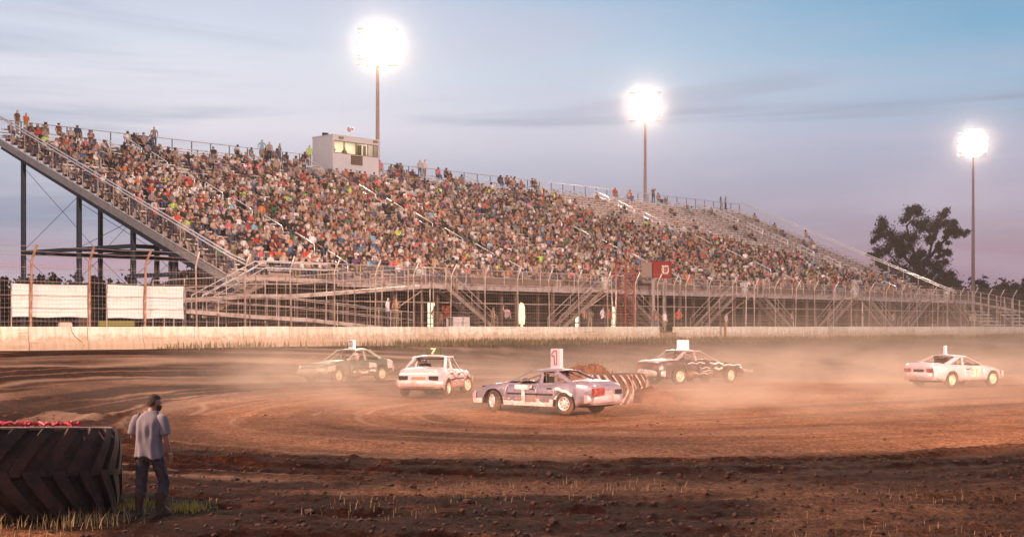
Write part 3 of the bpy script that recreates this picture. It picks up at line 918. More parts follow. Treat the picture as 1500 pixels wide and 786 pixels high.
# a person faces -y. seated: hips at the origin (seat top)
def seated(seed, lod=0):
    rr = random.Random(seed)
    ln = rr.uniform(-.02, .16); hx = rr.uniform(-.06, .06); tw = rr.uniform(-.06, .06)
    h = rr.uniform(.93, 1.05)
    J = [(0, 0, .10*h), (0, -ln*.5, .30*h), (0, -ln, .52*h), (hx*.3, -ln-.02, .60*h), (hx, -ln-.03+.0, .70*h), (hx*1.15, -ln-.04, .80*h)]
    E = [(0, 1), (1, 2), (2, 3), (3, 4), (4, 5)]
    Rr = [(.17, .13), (.16, .12), (.155, .11), .05, .092, .07]
    def add(j, par, r):
        J.append(j); E.append((par, len(J)-1)); Rr.append(r); return len(J)-1
    arms = rr.choice(['lap', 'lap', 'cross', 'chin', 'up' if rr.random() < .3 else 'lap', 'side'])
    for s in (-1, 1):
        k = add((s*.11, -.22, .09), 0, .085); k = add((s*(.12+.03*rr.random()), -.46, .08), k, .065); k = add((s*.12, -.44-.06*rr.random(), -.36), k, .048)
        if lod == 0: add((s*.13, -.58, -.41), k, .04)
        a = add((s*.19, -ln, .52*h), 2, .062)
        if arms == 'up' and s > 0:
            a = add((s*.30, -ln-.05, .66*h), a, .045); add((s*.24, -ln-.12, .88*h), a, .035)
        elif arms == 'cross':
            a = add((s*.22, -ln-.07, .30*h), a, .048); add((-s*.02, -ln-.24, .34*h), a, .035)
        elif arms == 'chin' and s > 0:
            a = add((s*.2, -ln-.2, .30*h), a, .045); add((s*.05, -ln-.14, .60*h), a, .035)
        elif arms == 'side':
            a = add((s*.27, -ln+.02, .30*h), a, .048); add((s*.26, -.18, .12*h), a, .035)
        else:
            a = add((s*.24, -ln-.02, .30*h), a, .048); add((s*.12, -.30, .16*h), a, .036)
    me = skin_mesh(J, E, Rr, 0)
    # region per face: 0 shirt 1 trousers 2 skin 3 hair
    reg = []
    for p in me.polygons:
        c = p.center
        if c.z > .61*h and abs(c.x-hx) < .16 and abs(c.y+ln) < .25:
            reg.append(3 if (c.z > .77*h or c.y > -ln-.02) else 2)
        elif c.z < .15 and (c.y < -.12 or c.z < -.02): reg.append(1)
        elif (c.y < -ln-.16 and .12 < c.z) or (abs(c.x) > .2 and c.z < .34*h): reg.append(2)
        else: reg.append(0)
    return me, reg

def standing(seed, pose='rest'):
    rr = random.Random(seed); s_ = rr.uniform(.96, 1.04)
    J = [(0, 0, .95), (0, .01, 1.15), (0, 0, 1.40), (0, -.01, 1.50), (.0, -.03, 1.60), (0, -.03, 1.70)]
    E = [(0, 1), (1, 2), (2, 3), (3, 4), (4, 5)]
    Rr = [(.15, .11), (.145, .11), (.15, .10), .05, .095, .07]
    def add(j, par, r):
        J.append(j); E.append((par, len(J)-1)); Rr.append(r); return len(J)-1
    st = rr.uniform(-.08, .1)
    for s in (-1, 1):
        k = add((s*.10, 0, .85), 0, .095); k = add((s*.11, -.02+s*st*.5, .48), k, .066); k = add((s*.12, .02+s*st, .08), k, .045); add((s*.13, -.13+s*st, .035), k, .038)
        a = add((s*.20, 0, 1.40), 2, .06)
        if pose == 'up' and s > 0: a = add((s*.30, -.06, 1.55), a, .045); a = add((s*.22, -.08, 1.80), a, .034)
        elif pose == 'hips': a = add((s*.34, .04, 1.15), a, .045); a = add((s*.18, -.08, 1.02), a, .034)
        elif pose == 'fold': a = add((s*.24, -.04, 1.14), a, .045); a = add((-s*.04, -.2, 1.18), a, .034)
        else: a = add((s*.25, .02, 1.13), a, .045); a = add((s*.25, -.08, .88), a, .034)
    me = skin_mesh([(x*s_, y*s_, z*s_) for x, y, z in J], E, Rr, 1)
    reg = []
    for p in me.polygons:
        c = p.center
        if c.z > 1.49*s_ and abs(c.x) < .16: reg.append(3 if (c.z > 1.66*s_ or c.y > -.02) else 2)
        elif c.z < .96: reg.append(2 if abs(c.x) > .2 and c.z > .7 else 1)
        elif abs(c.x) > .2 and (c.z < 1.25 or c.z > 1.55): reg.append(2)
        else: reg.append(0)
    return me, reg

OBJC = mat('shirt cloth', (0, 0, 0), .85, objcol=True)
SKINS = [mat('skin %s' % n, c, .6) for n, c in (('fair', (.50, .26, .19)), ('tan', (.38, .18, .12)), ('brown', (.17, .08, .05)))]
HAIRS = [('dark brown hair', mat('hair dark', (.035, .018, .012), .7)), ('fair hair', mat('hair fair', (.40, .25, .13), .7)), ('brown hair', mat('hair brown', (.12, .055, .03), .7)),
         ('a pale cap', mat('pale cap', (.62, .55, .5), .8)), ('a black cap', mat('black cap', (.015, .012, .015), .7)), ('grey hair', mat('hair grey', (.34, .28, .26), .7)), ('a red cap', mat('red cap', (.45, .05, .03), .8))]
PANTS = [mat('denim', (.07, .08, .13), .85), mat('khaki trousers', (.28, .19, .12), .85), mat('black trousers', (.02, .018, .02), .85)]
SHIRTS = [('white', (.66, .55, .53), 9), ('grey', (.22, .17, .17), 16), ('black', (.020, .013, .013), 20), ('red', (.42, .045, .03), 6), ('orange', (.50, .13, .03), 2.5), ('pink', (.60, .13, .16), 3),
          ('blue', (.07, .11, .20), 4), ('sky blue', (.20, .36, .46), 1.2), ('navy', (.025, .025, .05), 9), ('brown', (.13, .06, .045), 12), ('tan', (.34, .22, .17), 10), ('olive', (.10, .075, .03), 7), ('maroon', (.15, .025, .025), 7),
          ('lime yellow', (.42, .60, .08), .8), ('purple', (.12, .05, .13), 1.5), ('cream', (.48, .38, .34), 9), ('green', (.05, .11, .05), 2)]
SWT = [s[2] for s in SHIRTS]

POSES = [seated(s) for s in range(14)]
LOWP = [seated(s+100, 1) for s in range(8)]
variants = {}
def person_variant(base_i, hair_i, pant_i, skin_i, store, tag_):
    key = (tag_, base_i, hair_i, pant_i, skin_i)
    if key in variants: return variants[key]
    me, reg = store[base_i]
    m = me.copy(); m.materials.clear()
    for x in (OBJC, PANTS[pant_i], SKINS[skin_i], HAIRS[hair_i][1]): m.materials.append(x)
    m.polygons.foreach_set('material_index', reg)
    variants[key] = m
    return m

ORD = ['first', 'second', 'third', 'fourth', 'fifth', 'sixth', 'seventh', 'eighth', 'ninth', 'tenth', 'eleventh', 'twelfth', 'thirteenth', 'fourteenth', 'fifteenth', 'sixteenth', 'seventeenth', 'eighteenth', 'nineteenth', 'twentieth',
       'twenty-first', 'twenty-second', 'twenty-third', 'twenty-fourth', 'twenty-fifth', 'twenty-sixth', 'twenty-seventh', 'twenty-eighth', 'twenty-ninth', 'thirtieth', 'thirty-first', 'thirty-second', 'thirty-third', 'thirty-fourth']

def density(u, r):
    s = (u-UL)/(UR-UL); t = r/(ROWS-1)
    n = 2.0*float(fbm(np.array([u*.42]), np.array([r*.33]), 3, 55)[0])
    if s < .035: d = .55
    elif s < .30: d = (.78 if t < .70 else .52) if t < .88 else .14
    elif s < .60: d = (.76 if t < .7 else .56) if t < .86 else .12
    else:
        tm = np.interp(s, [.60, .66, .72, .80, .88, .94, 1.0], [.80, .70, .62, .47, .30, .16, .06])
        d = .60 if t < tm-.12 else (.26 if t < tm else .02)
        if s > .86: d *= .75
        if s > .95: d *= .3
    if t > .97 and s < .62: d = .36
    return d + n*(.42 if d > .2 else .05)

seats = []
for r in range(ROWS):
    u = UL - .22
    while u < UR-.5:
        u += random.uniform(.44, .58)
        if any(abs(u-a) < AW+.05 for a in AISLES): continue
        if 42.2 < u < 47.9 and r >= ROWS-5: continue          # booth stands here
        k = 0.0
        if 20 < r and 28 < u < 31.5 and random.random() < .6: continue
        if 8 < r < 24 and abs(u-(50.5+.03*r)) < .9 and random.random() < .75: continue
        if random.random() < density(u, r): seats.append((u, r))
# clumps of people seated right at the back rail
def cyk(u, v): return SY + UY*u + UX*v
seats.sort(key=lambda s: cyk(s[0], seat_v(s[1])))
order = {}
NIND = 290
byrow = {}
for u, r in seats: byrow.setdefault(r, []).append(u)
for r in byrow: byrow[r].sort()
for i, (u, r) in enumerate(seats[:NIND]):
    bi = random.randrange(len(POSES)); hi = random.choices(range(7), [10, 6, 9, 5, 4, 3, 1])[0]; pi = random.randrange(3); ki = random.choices(range(3), [6, 4, 1])[0]
    sh = random.choices(SHIRTS, SWT)[0]
    me = person_variant(bi, hi % 7, pi if bi % 2 else 0, ki if bi % 3 else 0, POSES, 's')
    o = link('spectator', me, None, SWS(u, seat_v(r)+.52, seat_z(r)+.47), (0, 0, ANG+random.uniform(-.35, .35)))
    j = random.uniform(.9, 1.5)
    o.color = (*[c*j for c in sh[1]], 1)
    o.scale = (1, 1, 1) if random.random() > .12 else (.8, .8, .82)
    n_ = byrow[r].index(u)
    setp(o, '%s in %s shirt, %s, %s from left end rail, row %s up' % ('child' if o.scale[0] < .9 else 'spectator', sh[0], HAIRS[hi][0], ORD[n_], ORD[r]), 'spectator', 'spectators seated on the bleachers')
    order[(u, r)] = 1
# the rest of the crowd in one mesh with colours per person
P = []
for me, reg in LOWP:
    nv = len(me.vertices); co = np.empty(nv*3); me.vertices.foreach_get('co', co); co = co.reshape(-1, 3)
    fs = [tuple(p.vertices) for p in me.polygons]
    vr = np.zeros(nv, int)
    for f, g in zip(fs, reg):
        for q in f: vr[q] = max(vr[q], g)
    tri = np.array([(f + (f[-1],))[:4] if len(f) == 3 else f for f in fs])
    P.append((co, tri, vr, np.array([len(f) for f in fs])))
hairc = np.array([(.035, .018, .012), (.40, .25, .13), (.12, .055, .03), (.62, .55, .5), (.015, .012, .015), (.34, .28, .26), (.45, .05, .03)])
skinc = np.array([(.50, .26, .19), (.38, .18, .12), (.17, .08, .05)]); pantc = np.array([(.07, .08, .13), (.28, .19, .12), (.02, .018, .02), (.35, .28, .25)])
allv, allf, allc, base_ = [], [], [], 0
for u, r in seats[NIND:]:
    co, tri, vr, cnt = P[random.randrange(len(P))]
    a = ANG + random.uniform(-.4, .4); sc_ = random.choice([1, 1, 1, 1.04, .96, .82]); ca, sa = math.cos(a), math.sin(a)
    x = co[:, 0]*sc_; y = co[:, 1]*sc_; o_ = SWS(u, seat_v(r)+.52, seat_z(r)+.47)
    allv.append(np.stack([x*ca-y*sa+o_.x, x*sa+y*ca+o_.y, co[:, 2]*sc_+o_.z], 1))
    cols = np.empty((4, 3)); cols[0] = np.array(random.choices(SHIRTS, SWT)[0][1])*random.uniform(.9, 1.6); cols[1] = random.choice(pantc); cols[2] = skinc[random.choices(range(3), [6, 4, 1])[0]]; cols[3] = hairc[random.choices(range(7), [10, 6, 9, 5, 4, 3, 1])[0]]
    allc.append(cols[vr]); allf.append((tri+base_, cnt)); base_ += len(co)
cv = np.concatenate(allv); cc = np.concatenate(allc)
faces = []
for tr, cnt in allf:
    for f, n in zip(tr.tolist(), cnt.tolist()): faces.append(f[:n])
me = bpy.data.meshes.new('seated_crowd'); me.from_pydata(cv.tolist(), [], faces)
at = me.color_attributes.new('tint', 'FLOAT_COLOR', 'POINT')
c4 = np.ones((len(cv), 4), np.float32); c4[:, :3] = cc; at.data.foreach_set('color', c4.ravel())
me.polygons.foreach_set('use_smooth', [True]*len(me.polygons))
me.materials.append(mat('crowd cloth', (0, 0, 0), .85, attr='tint'))
crowd = link('seated_crowd', me)
setp(crowd, 'dense mass of seated spectators filling the grandstand', 'crowd', kind='stuff')

# standing people
STP = {p: [standing(k+i*10, p) for k in range(3)] for i, p in enumerate(('rest', 'up', 'hips', 'fold'))}
def stand_person(x, y, z, rz, pose, shirt, hair, pant, skin, label, grp=None, k=0, sc_=1):
    me = person_variant(k, hair, pant, skin, STP[pose], pose)
    o = link('person', me, None, (x, y, z), (0, 0, rz)); o.color = (*shirt, 1); o.scale = (sc_,)*3
    setp(o, label, 'person', grp); return o
def sp(u, v, z, rz, *a, **k):
    p = SW(u, v, z); return stand_person(p.x, p.y, p.z, ANG+rz, *a, **k)
G = 'people walking behind the fence'
sp(23.6, 1.75, .0, .5, 'rest', (.85, .74, .80), 3, 0, 0, 'person in a white hooded top standing behind the fence left of the stairs', G)
sp(24.5, 2.0, .0, -.8, 'fold', (.42, .24, .14), 1, 1, 0, 'person in a tan top beside the one in the white hooded top', G)
sp(31.5, 6.0, -.35, .3, 'hips', (.02, .015, .015), 4, 2, 1, 'dark clothed person outlined against the lit drinks machine', G)
sp(32.0, 5.9, -.35, 2.6, 'rest', (.3, .16, .08), 2, 1, 0, 'person in brown just right of the lit drinks machine', G, k=1)
sp(33.1, 6.6, -.35, .2, 'fold', (.40, .07, .05), 0, 0, 0, 'person in a red shirt by the red menu board', G, k=2)
sp(32.9, 1.9, -.35, 1.2, 'rest', (.34, .22, .15), 2, 1, 0, 'person in a brown top at the foot of the first stair', G, k=1)
sp(33.9, 1.6, -.35, 1.9, 'up', (.62, .34, .34), 0, 2, 0, 'person in a pink top raising a hand beside the fence', G, k=1)
sp(43.9, 3.4, -.35, .1, 'rest', (.60, .28, .24), 0, 0, 0, 'person in a salmon shirt near the foot of the middle stair', G)
sp(43.0, 2.1, -.35, 2.2, 'fold', (.16, .12, .09), 2, 1, 1, 'person in dark olive right of the one in the salmon shirt', G, k=1)
sp(43.8, 1.6, -.35, .3, 'hips', (.75, .66, .70), 4, 2, 0, 'heavy set person in a white shirt left of the red mast', G, k=2)
sp(45.7, 2.6, -.35, -.5, 'rest', (.34, .05, .035), 0, 2, 1, 'person in a dark red shirt between the white shirt and the mast', G, k=1)
sp(50.0, .75, -.50, 0, 'rest', (.80, .68, .68), 3, 1, 0, 'track worker in white with a pale cap standing in the gate gap', None, k=1)
sp(49.6, 1.3, -.50, .7, 'fold', (.55, .18, .2), 2, 0, 0, 'person in a rose top leaning by the sign post at the gate', G, k=2)
sp(55.3, 3.4, -.35, -.3, 'hips', (.62, .07, .045), 4, 2, 0, 'person in a bright red shirt right of the gate gap', G)
sp(58.9, 1.4, -.35, .0, 'rest', (.62, .45, .40), 3, 1, 0, 'person in a pale top sitting low behind the wall near the second stair', G, k=2, sc_=.8)
sp(71.4, 3.2, -.35, .5, 'fold', (.60, .30, .28), 0, 0, 0, 'person in a pink shirt under the right part of the walkway', G)
sp(75.5, 2.0, -.35, .5, 'rest', (.35, .22, .18), 2, 1, 0, 'person in grey brown under the right part of the walkway', G, k=1)
sp(88.5, 2.6, -.35, .2, 'hips', (.45, .30, .26), 0, 0, 0, 'person in a tan top far right under the walkway', G, k=2)
sp(104.4, 2.3, -.35, .2, 'fold', (.55, .38, .33), 2, 2, 0, 'person beside the far end of the walkway, left of the small bleachers', G, k=1)
sp(105.7, 2.5, -.35, -.6, 'rest', (.66, .5, .46), 3, 1, 0, 'person in a cream top at the far end of the walkway', G)
sp(30.9, 3.3, DZ-.9, .9, 'rest', (.26, .12, .07), 1, 1, 0, 'person in brown coming down the first walkway stair', G, k=1)
G2 = 'people standing along the top of the stand'
TOPZ = ZB-RI
for (u, cidx, pose, kk, lb) in ((16.3, 9, 'rest', 0, 'person in brown standing at the top left corner of the stand'), (17.0, 4, 'fold', 1, 'person in orange standing at the top left corner of the stand'),
        (27.3, 1, 'rest', 2, 'person in a grey top standing at the back rail near the first aisle head'), (37.1, 7, 'hips', 0, 'person in sky blue standing at the back rail left of the booth'),
        (37.9, 10, 'rest', 1, 'person in tan standing at the back rail left of the booth'), (39.0, 1, 'fold', 2, 'person in grey standing alone at the back rail left of the booth'), (41.9, 13, 'rest', 0, 'person in lime yellow standing by the left wall of the booth'),
        (54.5, 15, 'rest', 1, 'person in cream standing at the back rail right of the booth'), (55.2, 0, 'rest', 2, 'person in white standing at the back rail right of the booth'),
        (88.7, 9, 'up', 0, 'lone person in brown standing at the back rail right of the middle light pole'), (101.5, 2, 'rest', 1, 'person in black at the top right corner of the stand'), (102.6, 1, 'hips', 2, 'person in grey at the top right corner of the stand')):
    c = SHIRTS[cidx][1]
    sp(u+SKEW*(VB-V0), VB-1.15+.1*(kk-1), TOPZ+.0, random.uniform(-.6, .6), pose, c, random.randrange(5), random.randrange(3), 0, lb, G2, k=kk)

# ------------------------------------------------------------------ press box
pbx = sempty('press_box', 40.5, 27.8, 12.2, 'white press box with a lit glass front on top of the grandstand', 'press box')
PBW, PBD, PBH = 5.0, 2.7, 3.65
W0, W1 = 2.22, 3.20
m = MB(); m.box((0, .0, -1.2), (PBW, .1, W0)); m.box((0, 0, W1), (PBW, .1, PBH)); m.box((0, 0, W0), (.1, .1, W1)); m.box((PBW-.1, 0, W0), (PBW, .1, W1)); m.build('front_wall', WPAINT, pbx)
m = MB(); m.box((-.001, .1, -.6), (.1, PBD, PBH)); m.build('side_wall', WPAINT, pbx); m = MB(); m.box((PBW-.1, .1, -.6), (PBW+.001, PBD, PBH)); m.build('side_wall', WPAINT, pbx)
m = MB(); m.box((.1, PBD-.1, -.6), (PBW-.1, PBD, PBH)); m.build('back_wall', mat('booth inner wall', (.80, .76, .66), .8), pbx)
m = MB(); m.box((-.05, -.06, PBH), (PBW+.05, PBD+.05, PBH+.07)); m.build('roof', WPAINT, pbx)
m = MB(); m.box((.1, .1, 1.3), (PBW-.1, PBD-.1, 1.4)); m.build('floor', BLACK, pbx)
m = MB()
for k in range(3): m.box((.4+k*1.5, 1.6, 3.52), (1.5+k*1.5, 1.8, 3.57))
m.build('ceiling_tube', mat('tube light', (1, 1, 1), .5, emit=(1.0, .92, .74), estr=26), pbx)
GLASS = bpy.data.materials.new('window glass'); GLASS.use_nodes = True; gb_ = GLASS.node_tree.nodes['Principled BSDF']
gb_.inputs['Transmission Weight'].default_value = 1.0; gb_.inputs['Roughness'].default_value = .0; gb_.inputs['IOR'].default_value = 1.02; gb_.inputs['Base Color'].default_value = (.97, .95, .85, 1)
xs_ = [.10, 1.22, 2.5, 3.8, 4.42, PBW-.1]
FR = mat('window frame', (.22, .11, .05), .5)
for a, b in zip(xs_[:-1], xs_[1:]):
    m = MB(); m.box((a, -.02, W0-.03), (b, .06, W0+.02)); m.box((a, -.02, W1-.02), (b, .06, W1+.04)); m.box((a, -.018, W0+.02), (a+.03, .058, W1-.02)); m.box((b-.04, -.018, W0+.02), (b-.005, .058, W1-.02))
    f_ = m.build('window_frame', FR, pbx)
    m = MB(); m.box((a+.03, .02, W0+.02), (b-.04, .03, W1-.02)); m.build('pane', GLASS, f_)
for a in (3.35, 3.62, 4.1):
    m = MB(); m.box((a, .8, 1.4), (a+.14, 1.0, 3.2)); m.build('equipment_rack', mat('rack', (.2, .16, .06), .6), pbx)
m = MB(); m.box((.2, .15, 2.10), (3.2, .5, 2.16)); m.build('counter', mat('counter', (.3, .2, .12), .6), pbx)
m = MB(); m.box((1.93, -.05, 1.36), (3.17, -.003, 2.14)); m.build('plaque', mat('plaque board', (.10, .05, .03), .5, var=.4, vscale=5), pbx)
m = MB()
for i in range(4):
    for k in range(7):
        m.box((2.0+k*.165, -.06, 1.44+i*.165), (2.0+k*.165+random.uniform(.05, .13), -.052, 1.50+i*.165))
m.build('plaque_print', mat('plaque print', (.32, .2, .12), .5), pbx)['kind'] = 'stuff'
m = MB(); m.lathe([(0, 0), (.08, .02), (.17, .06), (.22, .12), (.20, .13), (.16, .08), (.07, .03), (0, .02)], 16, 'y', (1.75, -.1, PBH+.62)); m.lathe([(0, 0), (.10, .05), (.13, .1), (0, .02)], 12, 'y', (2.1, -.1, PBH+.70)); m.build('dish', mat('pink dish', (.45, .25, .24), .6), pbx, smooth=True)
m = MB(); m.tube([(1.9, .05, PBH+.05), (2.0, .1, PBH+.4), (1.8, .02, PBH+.6)], .02, 5); m.tube([(1.9, 1.0, PBH+.05), (1.9, 1.0, PBH+3.4)], .010, 4); m.build('antenna_mast', GALV, pbx)
m = MB(); m.box((.6, -.2, PBH-.25), (1.0, -.02, PBH-.08)); m.box((4.35, -.2, PBH-.22), (4.75, -.02, PBH-.06)); m.build('loudspeaker', mat('floodlamp olive', (.25, .17, .08), .6), pbx)
m = MB(); m.box((-.05, 1.1, PBH+.07), (.2, 1.35, PBH+.3)); m.box((-.05, .75, PBH+.07), (.15, .95, PBH+.25)); m.build('camera_unit', BLACK, pbx)
p_ = SW(41.0, 28.35, 12.2+1.35)
o = stand_person(p_.x, p_.y, p_.z, ANG+.7, 'fold', (.10, .06, .05), 0, 2, 1, 'announcer in dark clothes behind the left window of the press box', k=0)
p_ = SW(42.3, 28.5, 12.2+1.2)
o = stand_person(p_.x, p_.y, p_.z, ANG, 'rest', (.7, .62, .3), 5, 2, 0, 'person in a pale top behind the second window of the press box', k=1)

# ------------------------------------------------------------------ floodlight poles
LAMPC = (1.0, .75, .55)
LENS = mat('floodlight lens', (1, 1, 1), .3, emit=(1.0, .93, .80), estr=130)
LENS_OFF = LENS
POLEM = mat('floodlight pole', (.40, .22, .19), .6, .2, var=.15)
HOUS = mat('floodlight housing', (.35, .3, .27), .5, .4)
def bank_mesh(cols, rows, sp_, face):
    pass
def floodlight(x, y, z0, H, yaw, cols, rows, label, watts, spot=75, blend=.6, aim=None, pole_r=.22, size=.72, lens=None, color=LAMPC):
    t_ = empty('floodlight_pole', (x, y, z0), yaw, label, 'floodlight', 'stadium floodlights')
    m = MB(); m.tube([(0, 0, 0), (0, 0, H*.5), (0, 0, H+.6)], [pole_r*1.25, pole_r, pole_r*.6], 10); m.build('pole', POLEM, t_, smooth='all')
    bw, bh = cols*size, rows*size
    m = MB()
    for j in range(rows): m.box((-bw/2, -.1, H+(j-(rows-1)/2)*size-.06), (bw/2, .02, H+(j-(rows-1)/2)*size+.06))
    m.box((-bw*.25-.05, -.0, H-bh/2), (-bw*.25+.05, .12, H+bh/2)); m.box((bw*.25-.05, 0, H-bh/2), (bw*.25+.05, .12, H+bh/2)); m.build('crossarm', HOUS, t_)
    hb = MB(); hb.lathe([(.06, 0), (.16, -.12), (size*.46, -.42), (size*.51, -.46)], 12, 'y'); hm = hb.mesh('housing'); hm.materials.append(HOUS)
    lb_ = MB(); lb_.lathe([(0, -.44), (size*.25, -.46), (size*.50, -.44)], 14, 'y'); lme = lb_.mesh('lens'); lme.materials.append(lens or LENS)
    for i in range(cols):
        for j in range(rows):
            if math.hypot((i-(cols-1)/2)/(cols/2), (j-(rows-1)/2)/(rows/2)) > 1.02: continue
            loc = ((i-(cols-1)/2)*size, -.02, H+(j-(rows-1)/2)*size)
            rot = (R(-14), 0, R(random.uniform(-10, 10)))
            h_ = link('housing', hm, t_, loc, rot); link('lens', lme, h_)
    if watts:
        ld = bpy.data.lights.new('floodlight', 'SPOT'); ld.energy = watts; ld.color = color; ld.spot_size = R(spot); ld.spot_blend = blend; ld.shadow_soft_size = 1.2
        lo = bpy.data.objects.new('floodlight_beam', ld); COL.objects.link(lo); lo.parent = t_; lo.location = (0, -.9, H)
        tgt = Vector(aim); d = Matrix.Rotation(-yaw, 3, 'Z') @ (tgt - Vector((x, y, z0+H))+Vector((0, 0, 0)))
        lo.rotation_euler = d.to_track_quat('-Z', 'Y').to_euler()
    return t_
KW = 1e5
FRONT = KW*4.3; BACK = KW*1.1
def face(x, y, ax, ay): return math.atan2(ay-y, ax-x)+PI/2
floodlight(-12.5, 127, 2.0, 26.7, face(-12.5, 127, 0, 40), 8, 8, 'tall floodlight blazing behind the press box', BACK, aim=(4, 45, 0), size=.47)
floodlight(15.7, 161, 2.0, 26.6, face(15.7, 161, 4, 40), 8, 8, 'middle floodlight blazing behind the grandstand', BACK, aim=(6, 46, 0), size=.47)
floodlight(64.5, 191, 2.0, 26.2, face(64.5, 191, 10, 40), 8, 8, 'right floodlight on a tall pole beyond the end of the grandstand', BACK, aim=(14, 52, 0), size=.47)
# poles of the same ring that stand outside the picture
floodlight(47, -4, 0, 25, face(47, -4, -2, 85), 4, 3, 'infield floodlight to the right behind the camera', FRONT*1.25, aim=(10, 88, 2), spot=62, blend=.35)
floodlight(-38, 15, 0, 25, face(-38, 15, 5, 45), 4, 3, 'infield floodlight left of the picture', FRONT*.40, aim=(2, 38, 0), spot=96, blend=.5)
# ------------------------------------------------------------------ trees
LEAFM = mat('leaves', (.055, .034, .018), .8, var=.35, vscale=.35)
LEAFD = mat('dark leaves', (.030, .020, .013), .8, var=.35, vscale=.3)
BARK = mat('bark', (.055, .032, .024), .9, var=.2)
def leaf_cloud(centres, nper, rad, size, seed):
    g = np.random.default_rng(seed)
    C = np.repeat(np.array([c[:3] for c in centres]), nper, 0); Rd = np.repeat(np.array([c[3] for c in centres]), nper)
    n = len(C)
    d = g.normal(size=(n, 3)); d /= np.linalg.norm(d, axis=1)[:, None]
    rr = Rd*rad*np.minimum(np.abs(g.normal(size=n))*.62, 1.5)
    p = C + d*rr[:, None]*np.array([1, 1, .8])
    a = g.normal(size=(n, 3)); a /= np.linalg.norm(a, axis=1)[:, None]
    b = np.cross(a, g.normal(size=(n, 3))); b /= np.linalg.norm(b, axis=1)[:, None]
    s = size*g.uniform(.5, 1.3, n)[:, None]
    V_ = np.stack([p-a*s, p+b*s*.6, p+a*s, p-b*s*.6], 1).reshape(-1, 3)
    F = np.arange(n*4).reshape(-1, 4)
    return V_, F
def mesh_np(name, V_, F, m):
    me = bpy.data.meshes.new(name); me.from_pydata(V_.tolist(), [], F.tolist()); me.materials.append(m); return me
def tree(name, x, y, z, h, spread, label, seed, shape='round', n=55, nper=70, leaf=.28, m=LEAFM, group=None, lean=0):
    g = random.Random(seed); t_ = empty(name, (x, y, z), 0, label, 'tree', group)
    mb = MB(); tips = []
    top = h*.45
    mb.tube([(0, 0, 0), (lean*.2, 0, h*.2), (lean*.5, 0, top)], [h*.035, h*.028, h*.02], 8)
    nb = 9 if shape != 'shrub' else 6
    for k in range(nb):
        a = 2*PI*k/nb + g.uniform(-.3, .3); st = h*g.uniform(.22, .45)
        if shape == 'cone': L_ = spread*g.uniform(.2, .5); up = h*g.uniform(.2, .5)
        else: L_ = spread*g.uniform(.45, .95); up = h*g.uniform(.18, .5)
        p0 = Vector((lean*.4, 0, st)); p2 = p0 + Vector((math.cos(a)*L_, math.sin(a)*L_*.8, up)); p1 = (p0+p2)/2 + Vector((0, 0, up*.12))
        mb.tube([p0, p1, p2], [h*.016, h*.010, h*.004], 5)
        tips += [p1, p2]
        for j in range(3):
            q = p1.lerp(p2, g.random()) + Vector((g.uniform(-1, 1), g.uniform(-1, 1), g.uniform(-.2, .8)))*spread*.28
            mb.tube([p1, q], [h*.006, h*.002], 4); tips.append(q)
    mb.build('trunk', BARK, t_, smooth='all')
    cen = []
    for p in tips: cen.append((p.x, p.y, p.z, spread*g.uniform(.28, .48)))
    while len(cen) < n:
        if shape == 'cone':
            zz = g.random(); r_ = spread*(1-zz)*.7+.3; a = g.uniform(0, 2*PI); cen.append((math.cos(a)*r_*g.random(), math.sin(a)*r_*g.random(), h*(.12+.86*zz), spread*.22))
        else:
            a, b_ = g.uniform(0, 2*PI), g.uniform(-.6, 1); r_ = spread*g.uniform(.3, .9)
            cen.append((math.cos(a)*r_*math.sqrt(max(0, 1-b_*b_*.7))+lean*.6, math.sin(a)*r_*.8, h*(.58+.33*b_), spread*g.uniform(.25, .42)))
    V_, F = leaf_cloud(cen, nper, 1.0, leaf, seed)
    o = link('crown', mesh_np('crown', V_, F, m), t_)
    return t_
